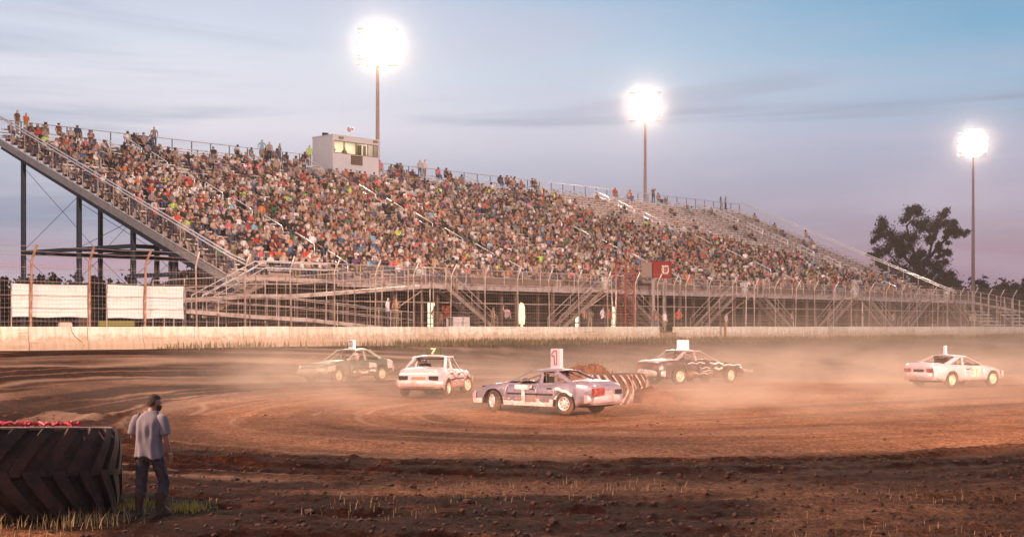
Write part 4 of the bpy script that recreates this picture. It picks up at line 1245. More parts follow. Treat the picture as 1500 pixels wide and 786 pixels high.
# the big tree behind the right end: a custom open crown of clumps, seen from the track as an uneven outline
def big_tree():
    Yt = 235.0; k = Yt/2000.0
    bx = (1345-750)*k; bz = 2.0
    t_ = empty('broadleaf_tree', (bx, Yt, bz), 0, 'big spreading dark broadleaf tree behind the right end of the grandstand', 'tree')
    def P_(px, py, dy=0): return Vector(((px-1345)*k, dy, (478-py)*k + ZC - bz))
    mb = MB()
    limbs = [[(1345, 478), (1347, 430), (1350, 395)], [(1350, 395), (1360, 372), (1368, 350), (1352, 325)], [(1355, 385), (1375, 360), (1390, 345), (1402, 335)], [(1350, 395), (1335, 360), (1330, 330), (1345, 315)],
             [(1348, 400), (1320, 370), (1300, 345), (1300, 328)], [(1368, 352), (1372, 335), (1378, 318)], [(1347, 415), (1325, 395), (1300, 372)], [(1350, 410), (1375, 395), (1385, 385)], [(1372, 362), (1385, 368), (1388, 372)]]
    for i, l in enumerate(limbs):
        r0 = .75 if i == 0 else .34; nn = len(l)
        mb.tube([P_(x, y, random.uniform(-2, 2)*(i > 0)*(j/nn)) for j, (x, y) in enumerate(l)], [r0*(1-.75*j/(nn-1)) if i else r0*(1-.35*j/(nn-1)) for j in range(nn)], 7)
    mb.build('trunk', BARK, t_, smooth='all')
    cl = [(1300, 328, 11), (1293, 345, 11), (1310, 340, 12), (1303, 360, 14), (1320, 355, 13), (1290, 365, 9), (1340, 312, 10), (1350, 312, 9), (1328, 322, 8), (1352, 325, 11), (1340, 332, 12), (1358, 338, 10), (1345, 345, 11), (1335, 352, 10),
          (1378, 315, 8), (1372, 325, 7), (1384, 328, 7), (1393, 334, 8), (1403, 333, 8), (1408, 340, 6), (1385, 344, 6), (1398, 345, 6), (1382, 366, 6), (1386, 372, 5), (1376, 360, 5), (1330, 370, 12), (1315, 375, 14), (1345, 382, 14), (1360, 385, 13), (1372, 388, 11), (1380, 396, 11),
          (1330, 392, 16), (1310, 392, 15), (1350, 400, 16), (1368, 404, 15), (1385, 408, 12), (1290, 385, 10), (1300, 405, 16), (1325, 412, 16), (1345, 420, 16), (1370, 422, 16), (1390, 420, 10), (1283, 352, 5), (1366, 350, 6), (1335, 308, 6), (1280, 375, 5)]
    cen = []
    for x, y, r_ in cl:
        p = P_(x, y, random.uniform(-3.2, 3.2)); cen.append((p.x, p.y, p.z, r_*k*1.05))
        for j in range(2):
            a = random.uniform(0, 2*PI); q = P_(x+r_*.8*math.cos(a), y+r_*.8*math.sin(a), random.uniform(-4, 4)); cen.append((q.x, q.y, q.z, r_*k*.75))
    V_, F = leaf_cloud(cen, 460, 1.0, .17, 5)
    link('crown', mesh_np('crown', V_, F, LEAFM), t_)
big_tree()
TG = 'trees along the skyline'
rt = [(1398, 408, 22, 'rounded dark tree just right of the big broadleaf tree'), (1441, 405, 15, 'pointed dark tree beside the right floodlight pole'), (1455, 415, 14, 'low dark tree third from the right edge'), (1472, 408, 17, 'pointed dark tree second from the right edge'), (1495, 404, 16, 'broad dark tree at the right edge of the picture'), (1420, 418, 14, 'low dark tree behind the foot of the right floodlight'), (1484, 416, 12, 'low dark tree between the two trees at the right edge'), (1288, 404, 12, 'small tree showing behind the end rail left of the big tree'), (1512, 412, 16, 'dark tree cut off by the right edge')]
for i, (px, py, wpx, lb) in enumerate(rt):
    Yt = 205 + (i % 3)*9; k = Yt/2000
    tree('skyline_tree', (px-750)*k, Yt, 2.0, (478-py)*k+.9, wpx*k, lb, 40+i, 'cone' if 'pointed' in lb else 'round', 42, 55, .30, LEAFD, TG)
ltr = [(2, 392, 14, 'dark tree at the left edge behind the cut off banner'), (14, 408, 14, 'low dark tree beside the left edge'), (38, 396, 12, 'dark tree behind the left floodlit banner, left of the fence post'), (54, 400, 11, 'small dark tree right behind the first fence post'), (72, 395, 13, 'rounded dark tree above the middle of the first banner'), (90, 402, 11, 'low dark tree above the first banner'), (103, 395, 12, 'rounded dark tree above the right end of the first banner'), (118, 396, 11, 'dark tree left of the second steel column'), (140, 386, 16, 'spiky dark tree between the steel columns'), (156, 405, 13, 'low dark tree behind the third steel column'), (258, 385, 25, 'bushy dark tree seen under the stand between steel columns'), (180, 412, 16, 'low dark tree above the second banner'), (210, 414, 15, 'low dark tree right of the fourth steel column'), (300, 410, 18, 'low dark tree under the lowest seats of the stand')]
for i, (px, py, wpx, lb) in enumerate(ltr):
    Yt = 150 + (i % 4)*7; k = Yt/2000
    tree('skyline_tree', (px-750)*k, Yt, 2.0, (478-py)*k+.9, wpx*k*.8, lb, 70+i, 'cone' if 'spiky' in lb else 'round', 40, 60, .24, LEAFD, TG)
# dark far hedge line
hg = []
g = random.Random(3)
for i in range(900):
    px = random.choice([g.uniform(-60, 400), g.uniform(1230, 1600)]); k = (175 if px < 700 else 240)/2000
    hg.append(((px-750)*k, k*2000+g.uniform(-4, 4), ZC+g.uniform(-1.0, (478-g.uniform(406, 440))*k), 1.5))
V_, F = leaf_cloud(hg, 90, 1.0, .35, 9)
o = link('far_hedgerow', mesh_np('far_hedgerow', V_, F, LEAFD)); setp(o, 'dark hedgerow along the horizon', 'hedgerow', kind='stuff')

# ------------------------------------------------------------------ grass and weeds
def blades(pts, seed, hmin, hmax, w_, m, name, label, bend=.35, group=None, seeds=False):
    g = np.random.default_rng(seed); pts = np.array(pts); n = len(pts)
    a = g.uniform(0, 2*PI, n); h = g.uniform(hmin, hmax, n); w2 = w_*g.uniform(.6, 1.3, n); bd = g.uniform(0, bend, n)*h
    dx, dy = np.cos(a), np.sin(a)
    z = pts[:, 2]
    V_ = np.stack([np.stack([pts[:, 0]-dy*w2, pts[:, 1]+dx*w2, z-.02], 1), np.stack([pts[:, 0]+dy*w2, pts[:, 1]-dx*w2, z-.02], 1),
                   np.stack([pts[:, 0]+dx*bd*.4+dy*w2*.7, pts[:, 1]+dy*bd*.4-dx*w2*.7, z+h*.6], 1), np.stack([pts[:, 0]+dx*bd*.4-dy*w2*.7, pts[:, 1]+dy*bd*.4+dx*w2*.7, z+h*.6], 1),
                   np.stack([pts[:, 0]+dx*bd, pts[:, 1]+dy*bd, z+h], 1)], 1).reshape(-1, 3)
    b_ = np.arange(n)[:, None]*5
    faces = [tuple(r) for r in (b_+np.array([0, 1, 2, 3])).tolist()] + [tuple(r) for r in (b_+np.array([3, 2, 4])).tolist()]
    me = bpy.data.meshes.new(name); me.from_pydata(V_.tolist(), [], faces); me.materials.append(m)
    o = link(name, me); setp(o, label, 'grass', group, 'stuff'); return o
WEED = mat('weeds', (.13, .085, .03), .8, var=.4, vscale=2)
DRYG = mat('dry grass', (.40, .23, .09), .8, var=.35, vscale=6)
GRNG = mat('green grass', (.46, .30, .06), .8, var=.35, vscale=6)
pts = []
g = random.Random(12)
for i in range(15000):
    u = g.uniform(6, 112); v = -abs(g.gauss(0, 1.0))-.3
    if g.random() > (.35 + .65*(math.sin(u*.7)+math.sin(u*.23+1)+1.2)/2.2)*(1.0 if u > 22 else .25): continue
    p = SW(u, v); pts.append((p.x, p.y, gz(p.x, p.y)))
blades(pts, 1, .10, .50, .03, WEED, 'wall_weeds', 'ragged weeds growing along the foot of the track wall')
pts = []
for (x0, y0, s1, s2, n) in ((-7.6, 18.1, .9, .35, 620), (-5.95, 18.9, .35, .25, 200), (-8.2, 17.6, .6, .3, 260)):
    for i in range(n):
        x, y = g.gauss(x0, s1), g.gauss(y0, s2)
        if (x+7.4)**2+(y-20.2)**2 < 1.62**2: continue
        pts.append((x, y, gz(x, y)))
blades(pts, 2, .05, .30, .006, DRYG, 'tall_grass', 'dry seeding grass tufts in front of the giant tyre', .7)
pts = []
for i in range(420):
    x, y = g.gauss(-4.85, .16), g.gauss(20.5, .22); pts.append((x, y, gz(x, y)))
for i in range(350):
    x, y = g.gauss(-5.75, .16), g.gauss(20.9, .3); pts.append((x, y, gz(x, y)))
blades(pts, 3, .04, .14, .006, GRNG, 'grass_tuft', 'green yellow grass tufts around the boots of the man', .6)
pts = []
for i in range(2200):
    x, y = g.uniform(-4, 9.5), g.uniform(13.8, 24)
    if fbm(np.array([x*.5]), np.array([y*.6]), 2, 99)[0] < .12: continue
    pts.append((x, y, gz(x, y)+.03))
blades(pts, 4, .03, .13, .006, mat('dead grass', (.32, .17, .08), .85, var=.3), 'dead_grass', 'sparse dead grass wisps over the dark foreground dirt', .9)
# dirt clods
cm_ = bpy.data.meshes.new('clod'); bm = bmesh.new(); bmesh.ops.create_icosphere(bm, subdivisions=1, radius=1); base_v = [v.co.copy() for v in bm.verts]; base_f = [[v.index for v in f.verts] for f in bm.faces]; bm.free(); bpy.data.meshes.remove(cm_)
m = MB()
for i in range(3200):
    y = 13.5*math.exp(g.random()*1.15); x = g.uniform(-.42, .42)*y
    gg = float(groove(np.array([x]), np.array([y]))[0][0])
    if gg < .5 and g.random() < .9: continue
    s_ = g.uniform(.012, .05)*(1+.8*(g.random() < .06)); zz = float(ground_z(np.array([x]), np.array([y]))[0])
    q = [Vector((v.x*s_*g.uniform(.6, 1.3), v.y*s_*g.uniform(.6, 1.3), v.z*s_*g.uniform(.4, .9))) + Vector((x, y, zz+s_*.2)) for v in base_v]
    m.add(q, base_f)
o = m.build('dirt_clods', mat('clod earth', (.075, .026, .014), .95, var=.5, vscale=9)); setp(o, 'scattered clods of dirt over the ground', 'dirt', kind='stuff')

# ------------------------------------------------------------------ giant tyre in the foreground
def tyre_block(prof_r, z0, z1, a0, a1, skew, depth, m, n=5, w0=None):
    """one curved lug: rows from z0 to z1 on a drum of radius prof_r(z), swept sideways by skew radians"""
    rows = []
    for i in range(n+1):
        f = i/n; z = z0+(z1-z0)*f; r_ = prof_r(z); sk = skew*f**1.35
        aa0, aa1 = a0+sk, a1+sk
        rows.append([((r_-.03)*math.cos(aa0), (r_-.03)*math.sin(aa0), z), ((r_+depth)*math.cos(aa0+.008), (r_+depth)*math.sin(aa0+.008), z), ((r_+depth)*math.cos(aa1-.008), (r_+depth)*math.sin(aa1-.008), z), ((r_-.03)*math.cos(aa1), (r_-.03)*math.sin(aa1), z)])
    m.grid(rows, capends=True)
RUB = mat('old rubber', (.030, .012, .0075), .85, var=.4, vscale=3, dirt=(.085, .028, .015), damt=.6, dscale=2.5, bump=.3, bscale=30)
gt = empty('giant_tyre', (-7.55, 20.25, -.06), R(20), 'giant worn tractor tyre lying flat in the left foreground', 'tyre')
gt.rotation_euler = (R(-4.2), 0, R(0))
H_ = 1.31
def pr1(z):
    f = abs(z/H_-.5)*2
    return 1.52 + .10*(1-f**3)
m = MB(); prof = [(.78, .10), (.95, .02), (1.25, 0), (1.46, .04), (1.52, .10)] + [(pr1(H_*f), H_*f) for f in (.2, .35, .5, .65, .8, .9)] + [(1.50, H_-.06), (1.44, H_-.01), (1.25, H_), (.95, H_-.03), (.80, H_-.12), (.74, H_-.3), (.74, .3)]
m.lathe(prof, 72, closed=True); m.build('casing', RUB, gt, smooth='all', fixn=True)
NL = 26
for k in range(NL):
    a = 2*PI*k/NL
    m = MB(); tyre_block(pr1, H_*.47, H_*.985, a+random.uniform(-.012, .012), a+.135+random.uniform(-.012, .012), .30, .085*random.uniform(.75, 1.1), m, 7); m.build('tread_lug', RUB, gt, smooth=30, fixn=True)
    m = MB(); tyre_block(pr1, H_*.53, H_*.015, a+.12+random.uniform(-.012, .012), a+.255+random.uniform(-.012, .012), .34, .085*random.uniform(.75, 1.1), m, 7); m.build('tread_lug', RUB, gt, smooth=30, fixn=True)
m = MB(); m.lathe([(1.50, H_+.004), (1.535, H_-.01), (1.52, H_-.05), (1.47, H_-.02)], 72, closed=True); m.build('rim_highlight', mat('rim highlight rubber', (.30, .16, .12), .7, var=.3, vscale=6), gt, smooth='all')  # pale ring puts the rim highlight into the colour of the top edge
# faded red strap coiled on top
g = random.Random(8)
m = MB(); pts = []
for i in range(60):
    t_ = i/59; pts.append((-.2+1.35*t_+.05*math.sin(i*1.9), -.95+.12*math.sin(i*.9)+.35*t_, H_+.035+.025*math.sin(i*2.3)))
m.tube(pts, .022, 5)
for i in range(30): 
    x = g.uniform(-.2, 1.1); m.bar((x, -.95+.35*(x+.2)/1.35, H_+.01), (x+g.uniform(-.1, .1), -.92+.35*(x+.2)/1.35, H_+g.uniform(.04, .09)), .03, .012)
o = m.build('red_flagging', mat('red tape', (.55, .035, .05), .6, var=.2)); setp(o, 'crumpled red flagging tape lying on top of the giant tyre', 'tape')
o.location = (-7.42, 20.25, -.05); o.rotation_euler = (R(-4.2), 0, 0)

# ------------------------------------------------------------------ dirt heap and white lugged tyres in the middle
WL = mat('whitewashed lug', (.56, .38, .34), .8, var=.15, vscale=5, dirt=(.24, .085, .05), damt=.55, dscale=6)
DR = mat('dusty rubber', (.10, .045, .032), .9, var=.3)
def lug_tyre(x, y, z, r_, h_, label, rz):
    t_ = empty('tractor_tyre', (x, y, z), rz, label, 'tyre', 'white lugged tyres in the track infield')
    def pr(zz): return r_-.05*abs(zz/h_-.5)**2*4
    m = MB(); m.lathe([(r_*.5, .1), (r_*.7, 0), (r_*.93, .02)] + [(pr(h_*f), h_*f) for f in (.1, .3, .5, .7, .9)] + [(r_*.93, h_-.02), (r_*.7, h_), (r_*.5, h_-.1)], 36, closed=True); m.build('casing', DR, t_, smooth='all', fixn=True)
    for k in range(17):
        a = 2*PI*k/17
        m = MB(); tyre_block(pr, h_*.46, h_*.98, a+.02*math.sin(k*3.1), a+.10+.02*math.sin(k*2.3), -.40, .06, m, 5); m.build('tread_lug', WL, t_, smooth=30, fixn=True)
        m = MB(); tyre_block(pr, h_*.54, h_*.02, a+.02*math.sin(k*3.1), a+.10+.02*math.sin(k*2.7), -.40, .06, m, 5); m.build('tread_lug', WL, t_, smooth=30, fixn=True)
lug_tyre(3.30, 45.9, gz(3.3, 45.9)-.05, .74, 1.02, 'white lugged tractor tyre right behind the tail of the lavender car', .3)
lug_tyre(4.02, 47.1, gz(4.0, 47.1)-.02, .62, .92, 'white lugged tractor tyre half buried at the right end of the dirt heap', .9)
def mound(name, x, y, z, rx, ry, h, seed, label):
    m = MB(); rows = []
    for i in range(28):
        f = i/27; row = []
        for j in range(56):
            a = 2*PI*j/56; r_ = math.sin(f*PI/2)
            px, py = rx*r_*math.cos(a), ry*r_*math.sin(a)
            nn = float(fbm(np.array([px*2.2+seed]), np.array([py*2.2]), 4, seed, .6)[0])
            row.append((x+px, y+py, z+h*(math.cos(f*PI/2)**.8)+.22*nn*(1-f*.6)-.08*f))
        rows.append(row)
    m.grid(rows, close=True)
    o = m.build(name, MATS['dirt_mound'] if 'dirt_mound' in MATS else mat('dirt_mound', (.17, .058, .030), .95, var=.45, vscale=4, bump=.8, bscale=14), None, smooth='all'); setp(o, label, 'dirt heap')
    return o
mound('dirt_heap', 2.6, 47.3, gz(2.6, 47.3), 1.25, .7, 1.12, 4, 'crumbly dirt heap piled behind the lavender car')
mound('dirt_heap', 4.7, 46.3, gz(4.7, 46.3), .95, .7, .42, 9, 'low spill of loose dirt right of the white lugged tyres')
g = random.Random(5)
pts = []
while len(pts) < 450:
    dx_, dy_ = g.uniform(-1, 1), g.uniform(-1, 1); q_ = math.hypot(dx_, dy_)
    if q_ < .95: pts.append((2.6+1.25*dx_, 47.3+.7*dy_, gz(2.6, 47.3)+1.12*math.cos(math.asin(q_))**.8-.08))
blades(pts, 6, .05, .34, .012, mat('heap weeds', (.16, .07, .035), .85, var=.4), 'heap_weeds', 'dry weeds sticking out of the dirt heap', .8)
# ------------------------------------------------------------------ demolition race cars
def carpaint(name, col, dirt=(.30, .12, .07), damt=.5, dscale=2.2, rough=.42, low=.55):
    m = bpy.data.materials.new(name); m.use_nodes = True; t = m.node_tree; b = t.nodes['Principled BSDF']
    tco = t.nodes.new('ShaderNodeTexCoord')
    n = N(t, 'ShaderNodeTexNoise', _Scale=dscale, _Detail=9.0, _Roughness=.68, _Distortion=.5); t.links.new(tco.outputs['Object'], n.inputs['Vector'])
    sp = N(t, 'ShaderNodeSeparateXYZ'); t.links.new(tco.outputs['Object'], sp.inputs[0])
    k = math_('MULTIPLY_ADD', sp.outputs['Z'], -low, low*.62, tree=t)   # mud thrown up from the wheels: thicker low down
    k = math_('ADD', k, n.outputs[0], tree=t)
    f = ramp_(k, [(.66-.22*damt, (0, 0, 0)), (.86-.22*damt, (1, 1, 1))], tree=t)
    n2 = N(t, 'ShaderNodeTexNoise', _Scale=13.0, _Detail=5.0); t.links.new(tco.outputs['Object'], n2.inputs['Vector'])
    c0 = mix_(1.0, col, ramp_(n2.outputs[0], [(.3, (.8, .8, .8)), (.7, (1.2, 1.2, 1.2))], tree=t), tree=t, mode='MULTIPLY')
    c = mix_(math_('MULTIPLY', f, .85, tree=t), c0, dirt, tree=t)
    t.links.new(c, b.inputs['Base Color'])
    rg = math_('MULTIPLY_ADD', f, .45, rough, tree=t); t.links.new(rg, b.inputs['Roughness'])
    b.inputs['Metallic'].default_value = .15
    bp = N(t, 'ShaderNodeBump', _Strength=.25, _Distance=.02); t.links.new(n.outputs[0], bp.inputs['Height']); t.links.new(bp.outputs[0], b.inputs['Normal'])
    return m
TYRE = mat('muddy tyre', (.035, .018, .014), .85, var=.3, vscale=6, dirt=(.20, .085, .045), damt=.5, dscale=4)
INTER = mat('car interior', (.025, .013, .011), .9, var=.4, vscale=5)
CAGE = mat('roll cage', (.28, .17, .14), .5, .2)
SEAM = mat('panel gap', (.02, .01, .008), .9)
CHROME = mat('dull bright trim', (.72, .62, .60), .3, .5, dirt=(.4, .2, .12), damt=.3)
TAIL = mat('red tail lamp', (.22, .025, .025), .4, coat=.2, dirt=(.3, .12, .08), damt=.4, dscale=5)

def make_wheel(root, x, y, r_, w_, rimm, steer=0, holes=8, name='wheel', hub=(.55, .45, .4)):
    s = 1 if y > 0 else -1
    m = MB(); hw = w_/2
    m.lathe([(r_*.62, -hw*.85), (r_*.80, -hw), (r_*.94, -hw*.92), (r_, -hw*.6), (r_, hw*.6), (r_*.94, hw*.92), (r_*.80, hw), (r_*.62, hw*.85)], 30, 'y')
    for k in range(30):
        a = 2*PI*k/30; ca, sa = math.cos(a), math.sin(a)
        m.bar(((r_+.004)*ca, -hw*.62, (r_+.004)*sa), ((r_+.004)*math.cos(a+.05), hw*.62, (r_+.004)*math.sin(a+.05)), .035, .012, up=(ca, 0, sa))
    o = m.build(name, TYRE, root, smooth='all', loc=(x, y, r_)); o.rotation_euler = (0, 0, steer)
    m = MB(); q = s*hw
    m.lathe([(r_*.64, q*.86), (r_*.60, q*.95), (r_*.55, q*.55), (r_*.44, q*.42), (r_*.30, q*.62), (r_*.16, q*.60), (r_*.14, q*.85), (0, q*.88)], 24, 'y')
    o2 = m.build('rim', rimm, o, smooth=50, fixn=True)
    m = MB()
    for k in range(holes):
        a = 2*PI*k/holes; c = Vector((r_*.40*math.cos(a), q*.50, r_*.40*math.sin(a)))
        m.lathe([(0, q*.0+.004*s), (.028, .004*s), (.028, -.004*s)], 6, 'y', (c.x, q*.475, c.z))
    m.build('vent_holes', SEAM, o)
    return o

def make_car(S):
    rnd = random.Random(S['seed']); sd = S['seed']
    root = empty('race_car', S['loc'], S['rz'], S['label'], 'car', 'race cars on the dirt track')
    root.rotation_euler = (R(S.get('roll', 0)), R(S.get('pitch', 0)), S['rz'])
    Lx, hw, wr = S['L'], S['hw'], S['wr']
    px = [p[0] for p in S['top']]; pz = [p[1] for p in S['top']]
    xw = (S['wx'][0], S['wx'][1])
    ra = wr+.075
    def top(x): return float(np.interp(x, px, pz))
    def half(x):
        e0 = (x+Lx/2)/.55; e1 = (Lx/2-x)/.75
        f = 1.0
        if e0 < 1: f *= 1-.12*(1-e0)**2.0
        if e1 < 1: f *= 1-.20*(1-e1)**2.0
        return hw*f
    def dent(p):
        x, y, z = p; s = 1 if y > 0 else -1; a = S.get('dent', .03)
        X = np.array([x*1.7+sd*3.1+s*11.0]); Z = np.array([z*1.9+sd])
        d = float(fbm(X, Z, 3, sd)[0]); d2 = float(fbm(np.array([x*1.5+sd]), np.array([y*1.5-sd]), 3, sd+5)[0])
        k = min(1, abs(y)/hw)**2
        ex = 1 if abs(x) > Lx/2-.5 else 0
        return (x + ex*a*1.5*d2, y - s*a*k*abs(d)*2.2 + 0*y, z + a*.9*d2*(z > .6))
    sill = S.get('sill', .25)
    xs = set(np.round(np.linspace(-Lx/2, Lx/2, 37), 3).tolist())
    for w in xw:
        for f in (-1, -.995, -.92, -.75, -.5, -.25, 0, .25, .5, .75, .92, .995, 1): xs.add(round(w+ra*f, 3))
    cr, cf = S['cabin']                       # rear and front edge of the cabin opening
    doors = S['doors']
    for v in (cr, cf): xs.add(v)
    for a, b in doors: xs.add(a); xs.add(b)
    xs = sorted(xs)
    # drop stations that fall too close to arch stations
    keep = [xs[0]]
    hard = [round(w+ra*f, 3) for w in xw for f in (-1, -.995, .995, 1)] + [cr, cf] + [d for p in doors for d in p] + [xs[-1]]
    for v in xs[1:]:
        if v - keep[-1] > .04 or v in hard: keep.append(v)
    xs = keep
    def zl(x):
        z = sill
        if x < -Lx/2+.45: z = sill+.06
        if x > Lx/2-.5: z = sill+.02
        for w in xw:
            if abs(x-w) < ra-1e-6: z = max(z, wr-.02+math.sqrt(max(0, ra*ra-(x-w)**2)))
        return z
    def section(x, s):
        w, zt, zb = half(x), top(x), zl(x); zs = zt-.10
        zb = min(zb, zs-.05)
        pts = [(w-.05*(zb < .4), zb)]
        for f in (.25, .5, .78): 
            z = zb+(zs-zb)*f; pts.append((w - .035*abs((z-.52)/.3)**2*(z > .52) , z))
        pts += [(w-.06, zs), (w-.11, zt-.015), (w*.55, zt+.02), (0, zt+.03)]
        return [dent((x, s*y, z)) for y, z in pts]
    P = S['paint']; body, hood, deck = MB(), MB(), MB(); dparts = {}
    for s in (1, -1):
        for a, b in zip(xs[:-1], xs[1:]):
            A, B = section(a, s), section(b, s); mid = (a+b)/2
            for k in range(7):
                q = [A[k], B[k], B[k+1], A[k+1]]
                if s < 0: q = q[::-1]
                if k >= 5:
                    if cr < mid < cf: continue
                    tgt = hood if mid >= cf else deck
                elif k < 4 and any(d0 < mid < d1 for d0, d1 in doors):
                    di = [i for i, d in enumerate(doors) if d[0] < mid < d[1]][0]
                    tgt = dparts.setdefault((s, di), MB())
                else: tgt = body
                tgt.add(q, [(0, 1, 2, 3)])
    # end caps
    for x, flip in ((xs[0], 1), (xs[-1], 0)):
        A, B = section(x, 1), section(x, -1); n = len(A)
        for k in range(n-1):
            q = [A[k], A[k+1], B[k+1], B[k]]
            body.add(q if not flip else q[::-1], [(0, 1, 2, 3)])
    # inner skin: floor, firewall, wells
    def weld(o):
        bm = bmesh.new(); bm.from_mesh(o.data); bmesh.ops.remove_doubles(bm, verts=bm.verts, dist=.0006)
        bmesh.ops.recalc_face_normals(bm, faces=bm.faces); bm.to_mesh(o.data); bm.free()
        o.data.polygons.foreach_set('use_smooth', [True]*len(o.data.polygons))
        o.data.set_sharp_from_angle(angle=R(38)); 
        md = o.modifiers.new('thick', 'SOLIDIFY'); md.thickness = .018; md.offset = -1
        return o
    weld(body.build('body', P['body'], root)); weld(hood.build('hood', P.get('hood', P['body']), root)); weld(deck.build('trunk_lid', P.get('deck', P['body']), root))
    for (s, i), b_ in dparts.items():
        o = weld(b_.build('door', P.get('door', P['body']), root)); o.location = (0, s*.006, 0)
        d0, d1 = doors[i]
        m = MB(); xh = d0+.12; hz = top(xh)-.20; p0 = dent((xh, s*(hw-.0), hz))
        m.box((xh, min(p0[1], p0[1]+s*.02), hz), (xh+.16, max(p0[1], p0[1]+s*.02), hz+.035)); m.build('handle', SEAM, o)
    fl = MB(); fl.box((-Lx/2+.25, -hw+.25, sill-.02), (Lx/2-.3, hw-.25, sill+.10)); fl.box((cf-.02, -hw+.22, sill), (Lx/2-.35, hw-.22, top(cf)-.12)); fl.box((-Lx/2+.2, -hw+.22, sill), (cr-.1, hw-.22, top(cr)-.14))
    fl.build('underbody', INTER, root)
    # greenhouse
    zr = S['H']; rt0, rt1 = S['rooftop']; rw = S.get('rw', hw-.24)
    roof = MB(); rows = []
    for i in range(9):
        f = i/8; x = rt0+(rt1-rt0)*f; e = (abs(f-.5)*2)**3*.035
        rows.append([dent((x, y, zr-e-.045*abs(y/rw)**2.5-.0)) for y in np.linspace(-rw, rw, 11)])
    roof.grid(rows); weld(roof.build('roof', P.get('roof', P['body']), root))
    bz = .0
    def pil(x0, x1, w0=.09, w1=.07, nm='pillar'):
        for s in (1, -1):
            a = Vector(dent((x0, s*(hw-.10), top(x0)-.03))); b = Vector(dent((x1, s*(rw-.015), zr-.05-.02)))
            m = MB(); m.add([a+Vector((-w0/2, 0, 0)), a+Vector((w0/2, 0, 0)), b+Vector((w1/2, 0, 0)), b+Vector((-w1/2, 0, 0)),
                             a+Vector((-w0/2, -s*.05, 0)), a+Vector((w0/2, -s*.05, 0)), b+Vector((w1/2, -s*.05, 0)), b+Vector((-w1/2, -s*.05, 0))],
                            [(0, 1, 2, 3), (7, 6, 5, 4), (0, 4, 5, 1), (1, 5, 6, 2), (2, 6, 7, 3), (3, 7, 4, 0)])
            m.build(nm, P.get('roof', P['body']), root, fixn=True)
    pil(cf-.03, rt1-.03, .10, .06); pil(*S['bpil'], .10, .08)
    # rear quarter pillars: wide panels
    cw0, cw1 = S['cpil']
    for s in (1, -1):
        y0 = hw-.10; m = MB()
        pA = [dent((cr-.02, s*y0, top(cr)-.03)), dent((cr+cw0, s*y0, top(cr+cw0)-.03)), dent((rt0+cw1, s*(rw-.015), zr-.07)), dent((rt0-.01, s*(rw-.02), zr-.08))]
        m.add([Vector(p) for p in pA]+[Vector(p)+Vector((0, -s*.05, 0)) for p in pA], [(0, 1, 2, 3), (7, 6, 5, 4), (0, 4, 5, 1), (1, 5, 6, 2), (2, 6, 7, 3), (3, 7, 4, 0)])
        m.build('quarter_panel', P.get('roof', P['body']), root, fixn=True)
    # beads round the windscreen and rear window
    for (xb, xt) in ((cf, rt1), (cr, rt0)):
        m = MB(); m.tube([dent((xb, -hw+.12, top(xb)+.0)), dent((xb, 0, top(xb)+.035)), dent((xb, hw-.12, top(xb)))], .018, 5); m.build('window_frame', P.get('trim', SEAM), root)
    # side rail over the doors
    for s in (1, -1):
        m = MB(); m.bar(dent((rt0, s*(rw-.01), zr-.065)), dent((rt1, s*(rw-.01), zr-.065)), .05, .05); m.build('roof_rail', P.get('roof', P['body']), root)
    # roll cage and seats
    m = MB(); xm = S['bpil'][0]-.05
    for s in (1, -1):
        m.tube([(xm, s*(hw-.28), .3), (xm, s*(rw-.08), zr-.12)], .025, 6); m.tube([(xm, s*(rw-.08), zr-.12), (cf-.05, s*(hw-.3), top(cf)-.1)], .022, 6); m.tube([(xm, s*(rw-.08), zr-.12), (cr-.1, s*(hw-.35), top(cr)-.1)], .022, 6)
    m.tube([(xm, -(rw-.08), zr-.12), (xm, rw-.08, zr-.12)], .025, 6); m.tube([(xm, -(hw-.28), .85), (xm, hw-.28, .55)], .022, 6); m.build('roll_cage', CAGE, root)
    m = MB(); m.box((xm+.08, .10, .35), (xm+.55, .62, .55)); m.box((xm+.02, .12, .5), (xm+.14, .60, 1.12)); m.box((cf-.32, -hw+.2, .66), (cf-.12, hw-.2, .86)); m.build('seat', INTER, root)
    m = MB(); ring = [(cf-.48+.05*math.cos(a), .36+.18*math.cos(a), .86+.18*math.sin(a)) for a in np.linspace(0, 2*PI, 13)]; m.tube(ring, .015, 5); m.build('steering_wheel', BLACK, root)
    # bumpers
    for end in S.get('bumpers', ('front', 'rear')):
        sg_ = 1 if end == 'front' else -1
        m = MB(); rows = []
        for i in range(13):
            f = i/12*2-1; y = f*(hw-.03); x = sg_*(Lx/2+.05-.20*abs(f)**3.5); zc = .50 + .0*f
            dd = dent((x, y, zc)); zc = dd[2] + S.get('bsag', 0)*f
            rows.append([(x-sg_*.10, y, zc-.13), (x, y, zc-.12), (x+sg_*.045, y, zc-.05), (x+sg_*.03, y, zc+.06), (x-sg_*.02, y, zc+.11), (x-sg_*.10, y, zc+.11)])
        m.grid(rows, close=True, capends=True); m.build(end+'_bumper', P.get('bumper', P['body']), root, smooth=45, fixn=True)
    # lamps, grille, plate
    for s in (1, -1):
        m = MB(); z0 = top(-Lx/2)-.27; m.box((-Lx/2-.022, min(s*.38, s*(hw-.16)), z0), (-Lx/2+.06, max(s*.38, s*(hw-.16)), z0+.14)); m.build('tail_lamp', TAIL if S.get('tails', True) and (s > 0 or S.get('tails') != 'left') else SEAM, root)
        m = MB(); z0 = top(Lx/2)-.24; m.box((Lx/2-.04, min(s*.34, s*(hw-.22)), z0), (Lx/2+.012, max(s*.34, s*(hw-.22)), z0+.13)); m.build('headlamp_hole', SEAM, root)
